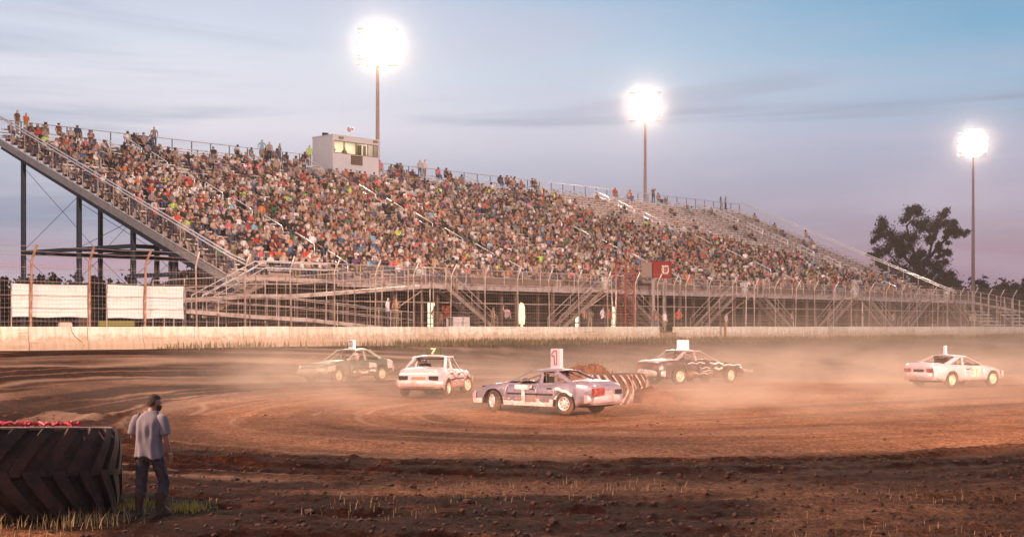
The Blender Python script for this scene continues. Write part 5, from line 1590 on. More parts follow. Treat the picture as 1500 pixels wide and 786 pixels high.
    m = MB(); z0 = top(Lx/2)-.22; m.box((Lx/2-.02, -.28, z0), (Lx/2+.010, .28, z0+.10)); m.build('grille', SEAM, root)
    m = MB(); z0 = top(-Lx/2)-.30; m.box((-Lx/2-.018, -.24, z0-.02), (-Lx/2+.02, .24, z0+.14)); m.build('plate_recess', P.get('plate', SEAM), root)
    # side moulding
    for s in (1, -1):
        m = MB(); a, b = S.get('mould', (doors[0][0]+.05, doors[-1][1]-.05)); rows = []
        for x in np.linspace(a, b, 14):
            p = dent((x, s*hw, .60)); y = p[1]; rows.append([(x, y-s*.01, .565), (x, y+s*.016, .572), (x, y+s*.016, .612), (x, y-s*.01, .62)])
        m.grid(rows, close=True, capends=True); m.build('side_moulding', P.get('mould', SEAM), root, fixn=True)
        m = MB(); rows = []
        if 'stripe' in P:
            for x in np.linspace(xw[0]+ra+.02, xw[1]-ra-.02, 20):
                p = dent((x, s*(hw-.02), sill+.08)); y = p[1]; rows.append([(x, y-s*.03, sill-.03), (x, y+s*.004, sill-.02), (x, y+s*.028, sill+.20), (x, y-s*.01, sill+.205)])
            m.grid(rows, close=True, capends=True); m.build('sill_panel', P['stripe'], root, fixn=True)
    wts = S.get('steer', (0, 0))
    for s in (1, -1):
        make_wheel(root, xw[0], s*(hw-.11), wr, .21, P['rim'], 0)
        make_wheel(root, xw[1], s*(hw-.11), wr, .21, P['rim'], wts[0])
    root['_'] = 0; del root['_']
    return root, dent, top

def driver(car, lx, ly, lz, shirt, helmet, label):
    me = person_variant(1, 0, 2, 0, POSES, 's')
    o = link('driver', me, None); o.color = (*shirt, 1)
    M_ = Matrix.Translation(car.location) @ car.rotation_euler.to_matrix().to_4x4()
    o.location = M_ @ Vector((lx, ly, lz)); o.rotation_euler = (0, 0, car.rotation_euler.z + PI/2); o.scale = (.92, .92, .86)
    m = MB(); m.lathe([(0, .15), (.08, .135), (.13, .07), (.14, 0), (.13, -.07), (.10, -.12), (.0, -.12)], 16)
    h_ = m.build('helmet', helmet, o, smooth='all', loc=(0, -.06, .80))
    m = MB(); m.box((-.10, -.20, .76), (.10, -.12, .83)); m.build('visor', BLACK, o)
    setp(o, label, 'person', 'drivers inside the cars')
    return o

RIMW = carpaint('white rim', (.74, .62, .58), damt=.28, dscale=7, low=.1)
RIMG = carpaint('pale green rim', (.60, .66, .46), damt=.2, dscale=7, low=.1)
RIMC = carpaint('cream rim', (.66, .56, .42), damt=.4, dscale=7, low=.1)
SIGNW = mat('white sign board', (.80, .72, .72), .6, var=.05)
SIGNP = mat('lavender sign board', (.50, .38, .41), .6, var=.08)
INK = mat('dark number', (.10, .04, .03), .6)
INKR = mat('red brown number', (.28, .07, .06), .6)
INKW = mat('white number', (.78, .68, .66), .6, dirt=(.4, .2, .14), damt=.35, dscale=5)
def roofsign(root, x, y, z, lx, ly, h, m_, txt=None, size=.4, ink=INK, outline=False, tilt=0, sx=1.0):
    m = MB(); m.box((-lx/2, -ly/2, 0), (lx/2, ly/2, h)); m.box((-lx/2-.03, -ly/2-.02, -.02), (lx/2+.03, ly/2+.02, .0))
    o = m.build('roof_sign', m_, root, loc=(x, y, z)); o.rotation_euler = (0, 0, tilt)
    if txt:
        for s in (-1, 1):
            me = text_mesh(txt, size, .006, 'number', .012, sx)
            me.materials.append(ink); t_ = link('number', me, o, (0, s*(ly/2+.004), h/2), (PI/2, 0, 0 if s < 0 else PI))
    return o
def scrawl(root, s, pts, w_, dent, hw, m_, nm='painted_line'):
    """hand painted line on the body side: pts in (x, z)"""
    m = MB()
    rows = []
    for i, (x, z) in enumerate(pts):
        y = dent((x, s*hw, z))[1]+s*.014
        q = pts[min(i+1, len(pts)-1)]; p = pts[max(i-1, 0)]; d = Vector((q[0]-p[0], q[1]-p[1])).normalized(); nx, nz = -d.y*w_/2, d.x*w_/2
        rows.append([(x-nx, y, z-nz), (x+nx, y, z+nz)])
    m.grid(rows); o = m.build(nm, m_, root); md = o.modifiers.new('thick', 'SOLIDIFY'); md.thickness = .004; md.offset = 0
    return o

# 1: green grey hood, dark sides, front end towards the left
PA = carpaint('dark green paint', (.075, .085, .065), (.34, .16, .10), .55); PB_ = carpaint('sage hood paint', (.20, .22, .15), (.42, .22, .14), .35); PL = carpaint('pale pink panel paint', (.60, .42, .42), damt=.5, dscale=3)
c1, d1_, t1_ = make_car(dict(seed=3, L=4.55, hw=.86, wr=.32, H=1.40, loc=(-7.1, 58.6, gz(-7.1, 58.6)), rz=PI+R(54), wx=(-1.35, 1.38), cabin=(-1.52, .78), rooftop=(-.88, .02), bpil=(-.42, -.40), cpil=(.22, .30), dent=.085, sill=.27,
    top=[(-2.28, .84), (-2.2, .90), (-1.5, .95), (0, .93), (.78, .92), (1.5, .84), (2.1, .74), (2.28, .66)], doors=[(-1.15, -.36), (-.34, .62)], steer=(R(8), 0), bsag=.05, bumpers=('front', 'rear'),
    paint=dict(body=PA, hood=PB_, deck=PB_, roof=carpaint('sage roof paint', (.34, .31, .24), damt=.25), rim=RIMC, bumper=carpaint('grimy bumper', (.34, .30, .26), damt=.5), trim=SEAM), label='dark green race car with sage hood and number 33 roof board, farthest left'))
roofsign(c1, -.35, 0, 1.41, .42, .12, .38, SIGNW, '33', .36, INK, tilt=R(90)+R(-20))
for s in (1, -1):
    for (x0, x1, z0, z1) in ((-2.05, -1.75, .55, .86), (-.95, -.5, .55, .82), (1.55, 2.0, .52, .74)):
        scrawl(c1, s, [(x, (z0+z1)/2+.02*math.sin(x*9)) for x in np.linspace(x0, x1, 6)], z1-z0, d1_, .86, PL, 'pale_patch')
    scrawl(c1, s, [(x, .45+.05*math.sin(x*7)) for x in np.linspace(-.9, .5, 9)], .06, d1_, .86, INKW)
driver(c1, -.30, .34, .42, (.75, .5, .55), mat('pink helmet', (.7, .35, .38), .4), 'driver in a pink helmet inside the dark green car')

# 2: white and pink, seen from behind
PW = carpaint('chalky pink white paint', (.52, .36, .37), (.42, .19, .12), .60, 1.6)
c2, d2_, t2_ = make_car(dict(seed=8, L=4.35, hw=.86, wr=.31, H=1.42, loc=(-2.72, 48.9, gz(-2.72, 48.9)), rz=R(77), wx=(-1.30, 1.32), cabin=(-1.45, .80), rooftop=(-.85, .10), bpil=(-.35, -.33), cpil=(.20, .28), dent=.08, sill=.26,
    top=[(-2.17, .88), (-2.1, .95), (-1.45, .99), (0, .94), (.8, .93), (1.5, .86), (2.05, .76), (2.17, .70)], doors=[(-1.1, -.28), (-.26, .66)], steer=(R(-22), 0), tails=False,
    paint=dict(body=PW, roof=carpaint('white roof paint', (.60, .50, .50), damt=.12), rim=RIMC, bumper=PW, plate=carpaint('muddy plate', (.3, .15, .1)), trim=CHROME), label='chalky pink and white race car seen from behind with a dark roof sign'))
roofsign(c2, -.35, -.02, 1.43, .50, .16, .25, mat('dark olive sign', (.06, .045, .012), .6, var=.3), '7', .28, mat('cream number', (.50, .44, .24), .6), tilt=R(-90), sx=1.3)
for s in (1, -1):
    scrawl(c2, s, [(x, .72+.10*math.sin(x*5)) for x in np.linspace(-1.1, .8, 14)], .035, d2_, .86, INKR); scrawl(c2, s, [(x, .50+.08*math.sin(x*8+1)) for x in np.linspace(-1.9, 1.9, 18) if not (-1.7 < x < -.9 or .9 < x < 1.7)], .03, d2_, .86, INKR)
driver(c2, -.25, .34, .42, (.7, .55, .55), mat('white helmet', (.75, .66, .66), .4), 'driver in a white helmet inside the chalky white car')

# 3: lavender coupe with white sills, nose to the left
PV = carpaint('lavender paint', (.25, .17, .20), (.40, .22, .18), .55, 2.0, rough=.36); PS = carpaint('white sill paint', (.78, .68, .64), damt=.40, dscale=3.5, low=.15)
c3, d3_, t3_ = make_car(dict(seed=5, L=4.75, hw=.90, wr=.335, H=1.37, loc=(1.05, 42.9, gz(1.05, 42.9)), rz=PI-R(39), wx=(-1.38, 1.42), cabin=(-1.62, .98), rooftop=(-.92, .10), bpil=(-.42, -.36), cpil=(.16, .20), dent=.045, sill=.25, roll=0,
    top=[(-2.38, .88), (-2.3, .97), (-1.7, 1.01), (-.8, .96), (.2, .92), (.98, .91), (1.6, .83), (2.15, .70), (2.38, .58)], doors=[(-1.02, -.36), (-.34, .86)], steer=(R(-24), 0), rw=.62, tails='left',
    paint=dict(body=PV, rim=RIMW, bumper=carpaint('muddy rose bumper', (.50, .33, .34), damt=.45), stripe=PS, trim=CHROME, plate=carpaint('muddy rose plate', (.42, .26, .24))), label='lavender race car with white sills and red tail lamp sliding beside the dirt heap'))
sg3 = roofsign(c3, -.45, 0, 1.38, .36, .16, .60, SIGNP, None)
m = MB()
for s in (-1, 1):
    yy = s*.086
    def ln(p, q, w_=.035):
        p, q = (-s*p[0]*.8, p[1]*.9), (-s*q[0]*.8, q[1]*.9)
        m.bar((p[0], yy, p[1]), (q[0], yy, q[1]), w_, .012, up=(0, 1, 0))
    for p, q in (((-.16, .40), (-.16, .50)), ((-.16, .50), (-.06, .60)), ((-.06, .60), (.06, .60)), ((.06, .60), (.08, .12)), ((.08, .12), (-.04, .12)), ((-.04, .12), (-.06, .42)), ((-.06, .42), (-.16, .40))): ln(p, q)
m.build('number', INKR, sg3)
for s in (1, -1):
    scrawl(c3, s, [(.18, z) for z in np.linspace(.30, .86, 8)], .13, d3_, .90, INKW, 'number_bar'); scrawl(c3, s, [(x, .80) for x in np.linspace(-.16, .52, 7)], .14, d3_, .90, INKW, 'number_cap')
    scrawl(c3, s, [(x, .78-.35*(x+1.0)**2+.02*math.sin(x*20)) for x in np.linspace(-1.7, -1.05, 9)], .09, d3_, .90, INKW, 'white_swoosh')
    m = MB(); rows = [[(x, s*(.90-.16*abs((x-1.9)/.5)**2*(x > 1.9)-.01), .26), (x, s*(.905-.16*abs((x-1.9)/.5)**2*(x > 1.9)), .40)] for x in np.linspace(1.85, 2.32, 8)]
    m.grid(rows); o = m.build('white_lower_nose', PS, c3); md = o.modifiers.new('t', 'SOLIDIFY'); md.thickness = .03
m = MB(); m.add([(-2.42, .18, .60), (-2.42, .80, .56), (-2.40, .86, .82), (-2.42, .22, .84)], [(0, 1, 2, 3)]); 
m.box((-2.425, .42, .62), (-2.36, .80, .80)); m.build('broken_tail_lamp', TAIL, c3)
driver(c3, -.30, .34, .42, (.5, .2, .2), mat('rose helmet', (.55, .22, .22), .4), 'driver in a rose helmet inside the lavender car')

# 4: dark maroon with white scribbles, tail to the left
PD = carpaint('black maroon paint', (.045, .018, .024), (.30, .13, .08), .50, 2.5, rough=.34)
c4, d4_, t4_ = make_car(dict(seed=12, L=4.55, hw=.87, wr=.335, H=1.38, loc=(7.35, 56.0, gz(7.35, 56.0)), rz=R(33), wx=(-1.30, 1.40), cabin=(-1.50, .82), rooftop=(-.90, .02), bpil=(-.35, -.36), cpil=(.18, .22), dent=.085, sill=.27,
    top=[(-2.28, .90), (-2.2, .96), (-1.5, .99), (0, .94), (.82, .93), (1.5, .86), (2.1, .74), (2.28, .68)], doors=[(-1.08, -.30), (-.28, .68)], steer=(R(12), 0), bumpers=('rear',), bsag=.04,
    paint=dict(body=PD, deck=carpaint('dusty silver deck', (.52, .42, .40), damt=.3), roof=carpaint('dusty roof', (.36, .25, .25), damt=.3), rim=RIMC, bumper=CHROME, trim=CHROME), label='dark maroon race car with white scrawls and a white box on its roof'))
roofsign(c4, -.45, 0, 1.39, .46, .24, .38, mat('bright white box', (.84, .76, .82), .5), None, tilt=R(-30))
for s in (1, -1):
    g = random.Random(4+s)
    for (x0, x1, z, w_) in ((-.95, .0, .86, .05), (.25, 1.0, .84, .09), (.95, 1.95, .76, .07), (-.2, .35, .66, .04), (-.6, .5, .44, .03), (.55, 1.0, .62, .10), (-.1, .5, .55, .035)):
        scrawl(c4, s, [(x, z+.025*math.sin(x*14+z*20)+g.uniform(-.012, .012)) for x in np.linspace(x0, x1, 14)], w_*.62, d4_, .87, INKW)
m = MB(); rows = []
for i in range(9):
    f = i/8; rows.append([(2.30+.42*f, -.75+.06*f, .46-.03*f), (2.32+.42*f, -.78, .58-.03*f), (2.30+.42*f, -.70, .58-.03*f), (2.28+.42*f, -.66, .46)])
m.grid(rows, close=True, capends=True); m.tube([(2.1, -.6, .52), (2.35, -.72, .52)], .05, 6); m.build('hanging_bumper', CHROME, c4, fixn=True)
driver(c4, -.22, .34, .42, (.6, .5, .5), mat('pale helmet', (.66, .5, .5), .4), 'driver in a pale helmet inside the dark maroon car')

# 5: pale pink white coupe, number on the door
PK = carpaint('pale pink paint', (.60, .43, .45), (.52, .27, .20), .35, 1.8)
c5, d5_, t5_ = make_car(dict(seed=21, L=4.30, hw=.85, wr=.31, H=1.27, loc=(17.45, 53.9, gz(17.45, 53.9)), rz=R(35), wx=(-1.20, 1.35), cabin=(-1.55, .86), rooftop=(-.62, -.02), bpil=(-.42, -.28), cpil=(.30, .34), dent=.02, sill=.24,
    top=[(-2.15, .88), (-2.1, .93), (-1.55, .95), (-.5, .90), (.3, .86), (.86, .86), (1.5, .78), (2.0, .66), (2.15, .60)], doors=[(-.46, .70)], steer=(R(-6), 0), rw=.58,
    paint=dict(body=PK, deck=PK, rim=RIMG, bumper=PK, plate=SEAM, mould=PK), label='pale pink coupe with green white wheels and number 37 at the right edge'))
roofsign(c5, -.55, 0, 1.28, .05, .34, .33, SIGNW, None, tilt=R(-38))
for s in (1, -1):
    me = text_mesh('37', .50, .006, 'door_number', .02, 1.15); me.materials.append(mat('pale green number', (.60, .68, .45), .6)); link('door_number', me, c5, (.22, s*(.85+.012), .58), (PI/2, 0, 0 if s < 0 else PI))
driver(c5, -.10, .32, .36, (.5, .3, .3), mat('rose white helmet', (.6, .4, .4), .4), 'driver inside the pale pink coupe')

# ------------------------------------------------------------------ the man in the foreground
def ring(cx, cy, z, rx, ry, n=20, tilt=(0, 0), ph=0, sq=2.0):
    out = []
    for k in range(n):
        a = 2*PI*k/n + ph; ca, sa = math.cos(a), math.sin(a)
        x = rx*abs(ca)**(2/sq)*(1 if ca > 0 else -1); y = ry*abs(sa)**(2/sq)*(1 if sa > 0 else -1)
        out.append((cx+x, cy+y, z+tilt[0]*x+tilt[1]*y))
    return out
man = empty('person', (-5.27, 19.85, gz(-5.27, 19.85)+.02), R(-8), 'bearded man in a grey t-shirt, jeans and boots watching the race, back turned', 'person')
# local: +y is away from the camera (the way he faces), x right. right arm hangs at the right side, thumb near his pocket; left arm bent in front
SKM = mat('ruddy skin', (.42, .17, .11), .55, bump=.15, bscale=60)  # the man's own skin colour
def skinchain(J, E, Rr, sub, name, m_, parent):
    me = skin_mesh(J, E, Rr, sub, name); me.materials.clear(); me.materials.append(m_)
    return link(name, me, parent)
J = [(0, 0, .93), (-.005, .0, 1.10), (-.005, .01, 1.32), (.0, .02, 1.43), (.015, .05, 1.50), (.03, .075, 1.56), (.035, .085, 1.63), (.035, .075, 1.70)]
E = [(i, i+1) for i in range(7)]
Rr = [(.12, .085), (.12, .08), (.125, .075), (.07, .045), (.056, .053), (.066, .075), (.078, .092), (.058, .07)]
def add(j, par, r): J.append(j); E.append((par, len(J)-1)); Rr.append(r); return len(J)-1
# right arm
a = add((.165, .01, 1.365), 3, .042); a = add((.225, .0, 1.25), a, .044); e1 = add((.255, .0, 1.10), a, .042); a = add((.275, .04, .98), e1, .036); w1 = add((.285, .075, .875), a, .027)
pr_ = add((.292, .085, .835), w1, (.022, .036)); 
for i, (dx, dy, dz, ln_) in enumerate(((.012, .030, -.062, 1), (.010, .012, -.072, 1.05), (.006, -.006, -.066, 1), (.002, -.024, -.052, .85))):
    k1 = add((.294+dx*.7, .085+dy*.9, .835+dz*.75), pr_, .0125); k2 = add((.290+dx*1.0, .092+dy, .835+dz*ln_*1.25), k1, .0105); add((.278+dx, .098+dy, .835+dz*ln_*1.6), k2, .009)
t1 = add((.278, .115, .83), pr_, .0135); add((.270, .128, .792), t1, .011)
# left arm: elbow out, forearm forward to the front of the body
a = add((-.165, .01, 1.365), 3, .042); a = add((-.235, -.01, 1.25), a, .044); e2 = add((-.265, .015, 1.12), a, .042); a = add((-.20, .13, 1.06), e2, .036); w2 = add((-.12, .22, 1.04), a, .027)
pl_ = add((-.085, .25, 1.04), w2, (.035, .022))
for i, (dx, dy, dz) in enumerate(((.05, .03, .03), (.055, .035, .008), (.052, .03, -.014), (.042, .024, -.032))):
    k1 = add((-.085+dx*.7, .25+dy*.7, 1.04+dz), pl_, .0125); k2 = add((-.085+dx*1.25, .25+dy*1.0, 1.035+dz*1.1), k1, .0105); add((-.085+dx*1.55, .25+dy*.8, 1.02+dz*1.1), k2, .009)
t2 = add((-.08, .262, 1.07), pl_, .0135); add((-.05, .285, 1.085), t2, .011)
# legs
for s, kx, ky, fx, fy in ((-1, -.13, .02, -.15, .0), (1, .17, .13, .165, .03)):
    h1 = add((s*.095, .0, .84), 0, .075); k = add((kx, ky, .49), h1, .066); an = add((fx, fy, .10), k, .045); add((fx+s*.02, fy+.14, .04), an, .038)
body_o = skinchain(J, E, Rr, 2, 'body', SKM, man)
# t-shirt: torso shell plus sleeves
SHIRT = mat('grey cotton', (.25, .18, .19), .9, var=.12, vscale=4, bump=.2, bscale=90)
m = MB(); rows = []
tor = [(.835, .0, -.005, .205, .150), (.87, .0, -.005, .205, .150), (.95, -.003, -.0, .196, .142), (1.05, -.008, .0, .186, .135), (1.15, -.01, .0, .190, .134), (1.25, -.008, .005, .203, .138), (1.34, -.004, .012, .212, .135), (1.40, .0, .02, .200, .118), (1.45, .004, .025, .158, .098), (1.485, .008, .035, .110, .084), (1.515, .012, .045, .080, .074)]
for i, (z, cx, cy, rx, ry) in enumerate(tor):
    rr_ = ring(cx, cy, z, rx, ry, 56, sq=2.5)
    out_ = []
    for k, p in enumerate(rr_):
        th = 2*PI*k/56
        fold = .016*math.sin(th*9+z*7)*max(0, (1.3-z)/.45)*(.6+.4*math.sin(z*9)) + .012*math.sin(th*5-z*22)*max(0, 1-abs(z-1.2)/.3)
        # long vertical folds hanging from the shoulder blades
        fold += .016*math.sin(p[0]*60+z*2)*max(0, 1-abs(z-1.22)/.2)*(p[1] < 0)
        d = Vector((p[0]-cx, p[1]-cy, 0)).normalized()*fold
        zz = z + (.020*math.sin(th*3+1)+.012*math.sin(th*7) if i < 2 else 0)
        out_.append((p[0]+d.x, p[1]+d.y, zz))
    rows.append(out_)
m.grid(rows, close=True)
sh = m.build('t_shirt', SHIRT, man, smooth='all'); md = sh.modifiers.new('sub', 'SUBSURF'); md.levels = 1; md.render_levels = 1; md = sh.modifiers.new('t', 'SOLIDIFY'); md.thickness = .006
for s, pts, rr_ in ((1, [(.13, .02, 1.415), (.19, .012, 1.385), (.222, .004, 1.29), (.238, .0, 1.19), (.243, .0, 1.165)], [.075, .084, .077, .076, .079]), (-1, [(-.13, .02, 1.415), (-.19, .012, 1.385), (-.230, -.005, 1.29), (-.250, .0, 1.20), (-.255, .002, 1.175)], [.075, .084, .077, .076, .079])):
    m = MB(); rows = []
    pv = [Vector(p) for p in pts]
    for i, p in enumerate(pv):
        d = (pv[min(i+1, 4)]-pv[max(i-1, 0)]).normalized(); a_ = d.cross(Vector((0, 1, 0))).normalized(); b_ = d.cross(a_)
        rows.append([tuple(p + (a_*math.cos(t)+b_*math.sin(t))*(rr_[i]*(1+.07*math.sin(t*5+i*1.3)*(i > 1)))) for t in np.linspace(0, 2*PI, 21)[:-1]])
    m.grid(rows, close=True); o = m.build('sleeve', SHIRT, sh, smooth='all'); md = o.modifiers.new('t', 'SOLIDIFY'); md.thickness = .005
# jeans
JEAN = mat('worn jeans', (.058, .036, .046), .9, var=.35, vscale=7, bump=.25, bscale=70, dirt=(.16, .075, .05), damt=.25, dscale=4)
m = MB(); rows = []
for z, rx, ry in ((.925, .168, .118), (.90, .176, .124), (.84, .184, .132), (.80, .186, .128)): rows.append(ring(0, .0, z, rx, ry, 32, sq=2.4))
m.grid(rows, close=True, capends=True); jn = m.build('jeans', JEAN, man, smooth='all')
for s, kx, ky, fx, fy in ((-1, -.13, .02, -.15, .0), (1, .17, .13, .165, .03)):
    m = MB(); rows = []
    for i in range(23):
        f = i/22; z = .86-.60*f
        if z > .49: g_ = (.86-z)/.37; cx = s*.096+(kx-s*.096)*g_; cy = ky*g_
        else: g_ = (.49-z)/.39; cx = kx+(fx-kx)*g_; cy = ky+(fy-ky)*g_
        r_ = float(np.interp(z, [.26, .32, .40, .49, .60, .72, .86], [.086, .082, .080, .084, .092, .100, .100]))
        pp = []
        for k in range(28):
            a = 2*PI*k/28; w_ = r_*(1+.07*math.sin(z*55+a*2+s)*(.3+.7*(z < .55 or abs(z-.8) < .05))+.05*math.sin(a*5+z*16))
            pp.append((cx+w_*math.cos(a)*.98, cy+w_*1.04*math.sin(a), z+.012*math.sin(a+z*30)))
        rows.append(pp)
    m.grid(rows, close=True, capends=True); m.build('trouser_leg', JEAN, jn, smooth='all')
m = MB(); m.lathe([(.165, .905), (.170, .907), (.170, .935), (.165, .937)], 32); 
bt = m.build('belt', mat('leather belt', (.05, .02, .012), .6), man, smooth='all'); bt.scale = (1.03, .78, 1)
# boots
BOOT = mat('muddy brown boots', (.055, .020, .013), .8, var=.3, vscale=8, dirt=(.20, .08, .04), damt=.4, dscale=6)
for s, fx, fy, yaw in ((-1, -.15, .0, .12), (1, .165, .03, -.35)):
    b_ = MB(); rows = []
    for z, rx, ry, cy in ((.01, .050, .145, .055), (.05, .052, .140, .05), (.09, .050, .105, .02), (.13, .054, .068, -.01), (.20, .062, .066, -.012), (.28, .076, .078, -.01), (.33, .080, .082, -.008), (.335, .074, .075, -.008)):
        rows.append(ring(0, cy, z, rx, ry, 24, sq=2.3))
    b_.grid(rows, close=True, capends=True); o = b_.build('boot', BOOT, man, smooth=50, loc=(fx, fy, 0)); o.rotation_euler = (0, 0, yaw)
    m = MB(); rows = [ring(0, .055, z, .056, .152, 24, sq=2.5) for z in (-.015, .018)]; m.grid(rows, close=True, capends=True); m.build('sole', BLACK, o)
# head: skull, jaw, hair, beard, ear, nose
hd = Vector((.035, .085, 1.635))
m = MB(); rows = []
for i in range(13):
    f = i/12; th = f*PI; z = math.cos(th); r_ = math.sin(th)
    rows.append([(hd.x + .074*r_*math.cos(a)*(1-.10*(z < -.3)), hd.y + .096*r_*math.sin(a)+.012*(z < 0)*(math.sin(a) > 0)*abs(z), hd.z + .115*z - .0) for a in np.linspace(0, 2*PI, 25)[:-1]])
m.grid(rows, close=True); o = m.build('head', SKM, man, smooth='all')
for s in (-1, 1):
    m = MB(); m.lathe([(0, .008), (.018, .010), (.026, .004), (.024, -.006), (0, -.006)], 12, 'x', (0, 0, 0)); e_ = m.build('ear', SKM, o, smooth='all', loc=(hd.x+s*.076, hd.y+.0, hd.z-.012)); e_.scale = (1, .75, 1.2)
m = MB(); m.add([(hd.x-.014, hd.y+.090, hd.z-.03), (hd.x+.014, hd.y+.090, hd.z-.03), (hd.x, hd.y+.125, hd.z-.028), (hd.x, hd.y+.092, hd.z+.022)], [(0, 1, 2), (0, 2, 3), (1, 3, 2), (0, 3, 1)]); m.build('nose', SKM, o)
for s in (-1, 1):
    m = MB(); m.lathe([(0, .009), (.008, .005), (.010, 0), (0, -.004)], 10, 'y', (hd.x+s*.03, hd.y+.088, hd.z+.006)); m.build('eye', mat('eye white', (.6, .55, .5), .3), o)
m = MB(); m.box((hd.x-.024, hd.y+.094, hd.z-.062), (hd.x+.024, hd.y+.100, hd.z-.054)); m.build('mouth', mat('lips', (.3, .09, .07), .5), o)
HAIRM = mat('short brown hair', (.10, .045, .027), .8, var=.5, vscale=40, bump=.8, bscale=160)
g = random.Random(2); m = MB(); rows = []
for i in range(12):
    f = i/11; th = .02 + f*2.02; z = math.cos(th); r_ = math.sin(th); rw_ = []
    for k, a in enumerate(np.linspace(0, 2*PI, 33)[:-1]):
        front = math.sin(a) > -.12
        zz = max(z, .40) if front else z
        rr2 = r_ if not (front and z < .40) else math.sin(math.acos(.40))
        jt = g.uniform(-.005, .006)
        rw_.append((hd.x + (.086+jt)*rr2*math.cos(a), hd.y-.004 + (.107+jt)*rr2*math.sin(a), hd.z + .119*zz+jt))
    rows.append(rw_)
m.grid(rows, close=True); m.build('hair', HAIRM, man, smooth='all')
m = MB(); rows = []
for i in range(7):
    f = i/6; z = hd.z-.055-.070*f; rows.append([(hd.x+.079*(1-.45*f**2)*math.cos(a), hd.y+.012+(.100*(1-.30*f**2))*math.sin(a), z+.01*math.sin(a*9)) for a in np.linspace(.1, PI-.1, 17)])
m.grid(rows); o = m.build('beard', HAIRM, man, smooth='all'); md = o.modifiers.new('t', 'SOLIDIFY'); md.thickness = .008; md.offset = .5
RZ = Matrix.Translation(hd) @ Matrix.Rotation(-.85, 4, 'Z') @ Matrix.Translation(-hd)
for o_ in man.children:
    if o_.name.split('.')[0] in ('head', 'hair', 'beard'):
        o_.data.transform(RZ)
        for c_ in o_.children:
            if c_.name.startswith('ear'): c_.matrix_local = RZ @ c_.matrix_local
            else: c_.data.transform(RZ)
m = MB(); m.lathe([(.030, -.008), (.033, -.006), (.033, .006), (.030, .008)], 16, closed=True); o = m.build('wristband', mat('yellow wristband', (.75, .5, .12), .5), man, loc=(.284, .070, .888)); o.rotation_euler = (R(-12), R(-4), 0)

# ------------------------------------------------------------------ dust and haze
def volume_mat(name, col, aniso, build):
    m = bpy.data.materials.new(name); m.use_nodes = True; t = m.node_tree; t.nodes.clear()
    o = N(t, 'ShaderNodeOutputMaterial'); p = N(t, 'ShaderNodeVolumePrincipled'); t.links.new(p.outputs[0], o.inputs['Volume'])
    p.inputs['Color'].default_value = (*col, 1); p.inputs['Anisotropy'].default_value = aniso; p.inputs['Density'].default_value = 0
    build(t, p); return m
HAZE_D = .00022
def hz_b(t, p): p.inputs['Density'].default_value = HAZE_D
hm = volume_mat('haze air', (1.0, .84, .76), .55, hz_b)
m = MB(); m.box((-75, -9, -1.2), (115, 262, 62)); o = m.build('haze', hm); setp(o, 'thin warm dusty air over the whole speedway', 'haze', kind='stuff')
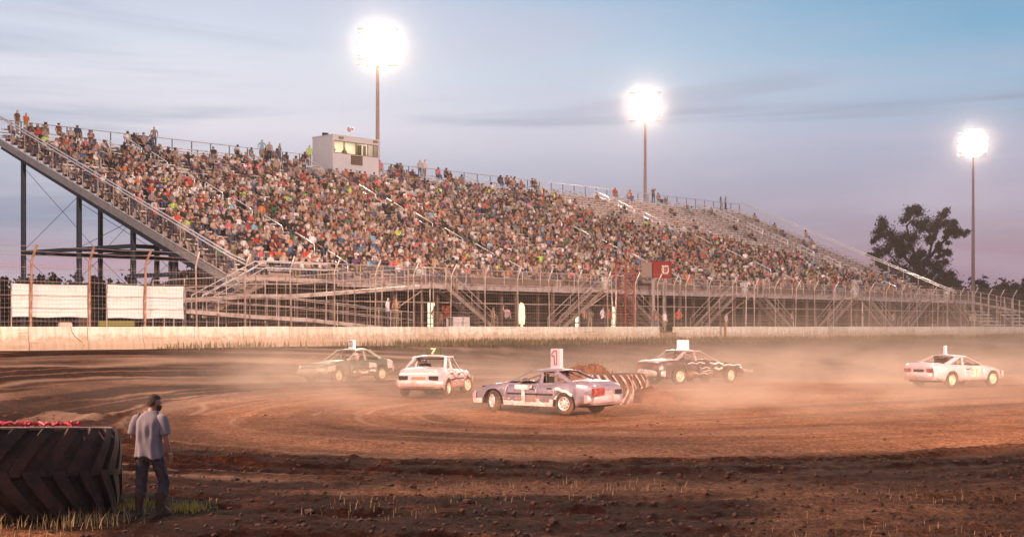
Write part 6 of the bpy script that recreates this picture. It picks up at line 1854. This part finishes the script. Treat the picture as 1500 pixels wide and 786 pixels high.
# dust kicked up by the cars: drifting low clouds with soft edges
BL = [(-9.8, 55.5, .8, 2.7, 2.6, 1.0, .12), (-5.0, 53.0, .9, 4.5, 3.0, .8, .050), (3.5, 50.5, .9, 7.0, 3.5, .8, .05), (12.5, 57.5, .8, 6.5, 3.6, .9, .085), (15.0, 52.5, .7, 6.0, 2.6, .7, .06), (23.0, 57.0, .8, 9.0, 5.0, 1.0, .055),
      (8.0, 45.5, .5, 9.0, 3.0, .5, .05), (30.0, 78.0, 2.0, 22.0, 9.0, 1.9, .011), (-3.5, 45.0, .5, 5.5, 2.6, .45, .05), (5, 44.5, .25, 15, 7, .45, .035)]
def dust_b(t, p):
    g_ = t.nodes.new('ShaderNodeNewGeometry'); n = N(t, 'ShaderNodeTexNoise', _Scale=.32, _Detail=3.0, _Roughness=.6, _Distortion=.6)
    mp_ = N(t, 'ShaderNodeMapping'); mp_.inputs['Scale'].default_value = (1, 1, 2.2); t.links.new(g_.outputs['Position'], mp_.inputs[0]); t.links.new(mp_.outputs[0], n.inputs['Vector'])
    acc = None
    for (x, y, z, rx, ry, rz_, d) in BL:
        s1 = N(t, 'ShaderNodeVectorMath', operation='SUBTRACT'); t.links.new(g_.outputs['Position'], s1.inputs[0]); s1.inputs[1].default_value = (x, y, z)
        s2 = N(t, 'ShaderNodeVectorMath', operation='DIVIDE'); t.links.new(s1.outputs[0], s2.inputs[0]); s2.inputs[1].default_value = (rx, ry, rz_)
        s3 = N(t, 'ShaderNodeVectorMath', operation='DOT_PRODUCT'); t.links.new(s2.outputs[0], s3.inputs[0]); t.links.new(s2.outputs[0], s3.inputs[1])
        e = math_('EXPONENT', math_('MULTIPLY', s3.outputs['Value'], -1.0, tree=t), tree=t)
        e = math_('MULTIPLY', e, d*1.7, tree=t)
        acc = e if acc is None else math_('ADD', acc, e, tree=t)
    nn = math_('MULTIPLY_ADD', n.outputs[0], 5.6, -1.95, clamp=False, tree=t); nn = math_('MAXIMUM', nn, .05, tree=t)
    t.links.new(math_('MULTIPLY', acc, nn, tree=t), p.inputs['Density'])
dm = volume_mat('track dust', (1.0, .72, .56), .30, dust_b)
m = MB(); m.box((-24, 38, -.4), (62, 112, 6.2)); o = m.build('dust_cloud', dm); setp(o, 'orange dust clouds drifting low over the racing groove behind the cars', 'dust', kind='stuff')

# dusty air added round the three floodlight heads to make their glow
def halo_b(t, p):
    tco = t.nodes.new('ShaderNodeTexCoord'); d = N(t, 'ShaderNodeVectorMath', operation='DOT_PRODUCT'); t.links.new(tco.outputs['Object'], d.inputs[0]); t.links.new(tco.outputs['Object'], d.inputs[1])
    e = math_('EXPONENT', math_('MULTIPLY', d.outputs['Value'], -1/16.0, tree=t), tree=t)
    e = math_('SUBTRACT', e, math.exp(-81/16.0), tree=t)
    t.links.new(math_('MULTIPLY', math_('MAXIMUM', e, 0.0, tree=t), .012, tree=t), p.inputs['Density'])
ham = volume_mat('lamp halo dust', (1.0, .92, .84), .3, halo_b)
m = MB(); m.lathe([(9*math.sin(PI*i/10), 9*math.cos(PI*i/10)) for i in range(1, 10)], 16)
hme = m.mesh('lamp_halo_dust'); bm = bmesh.new(); bm.from_mesh(hme); bmesh.ops.holes_fill(bm, edges=bm.edges); bmesh.ops.recalc_face_normals(bm, faces=bm.faces); bm.to_mesh(hme); bm.free(); hme.materials.append(ham)
for (x, y, z, lb) in ((-12.5, 127, 28.7, 'dusty air added as the halo of the tall floodlight behind the press box'), (15.7, 161, 28.6, 'dusty air added as the halo of the middle floodlight'), (64.5, 191, 28.2, 'dusty air added as the halo of the right floodlight')):
    o = link('lamp_halo_dust', hme, None, (x, y, z)); setp(o, lb, 'dust', None, 'stuff')
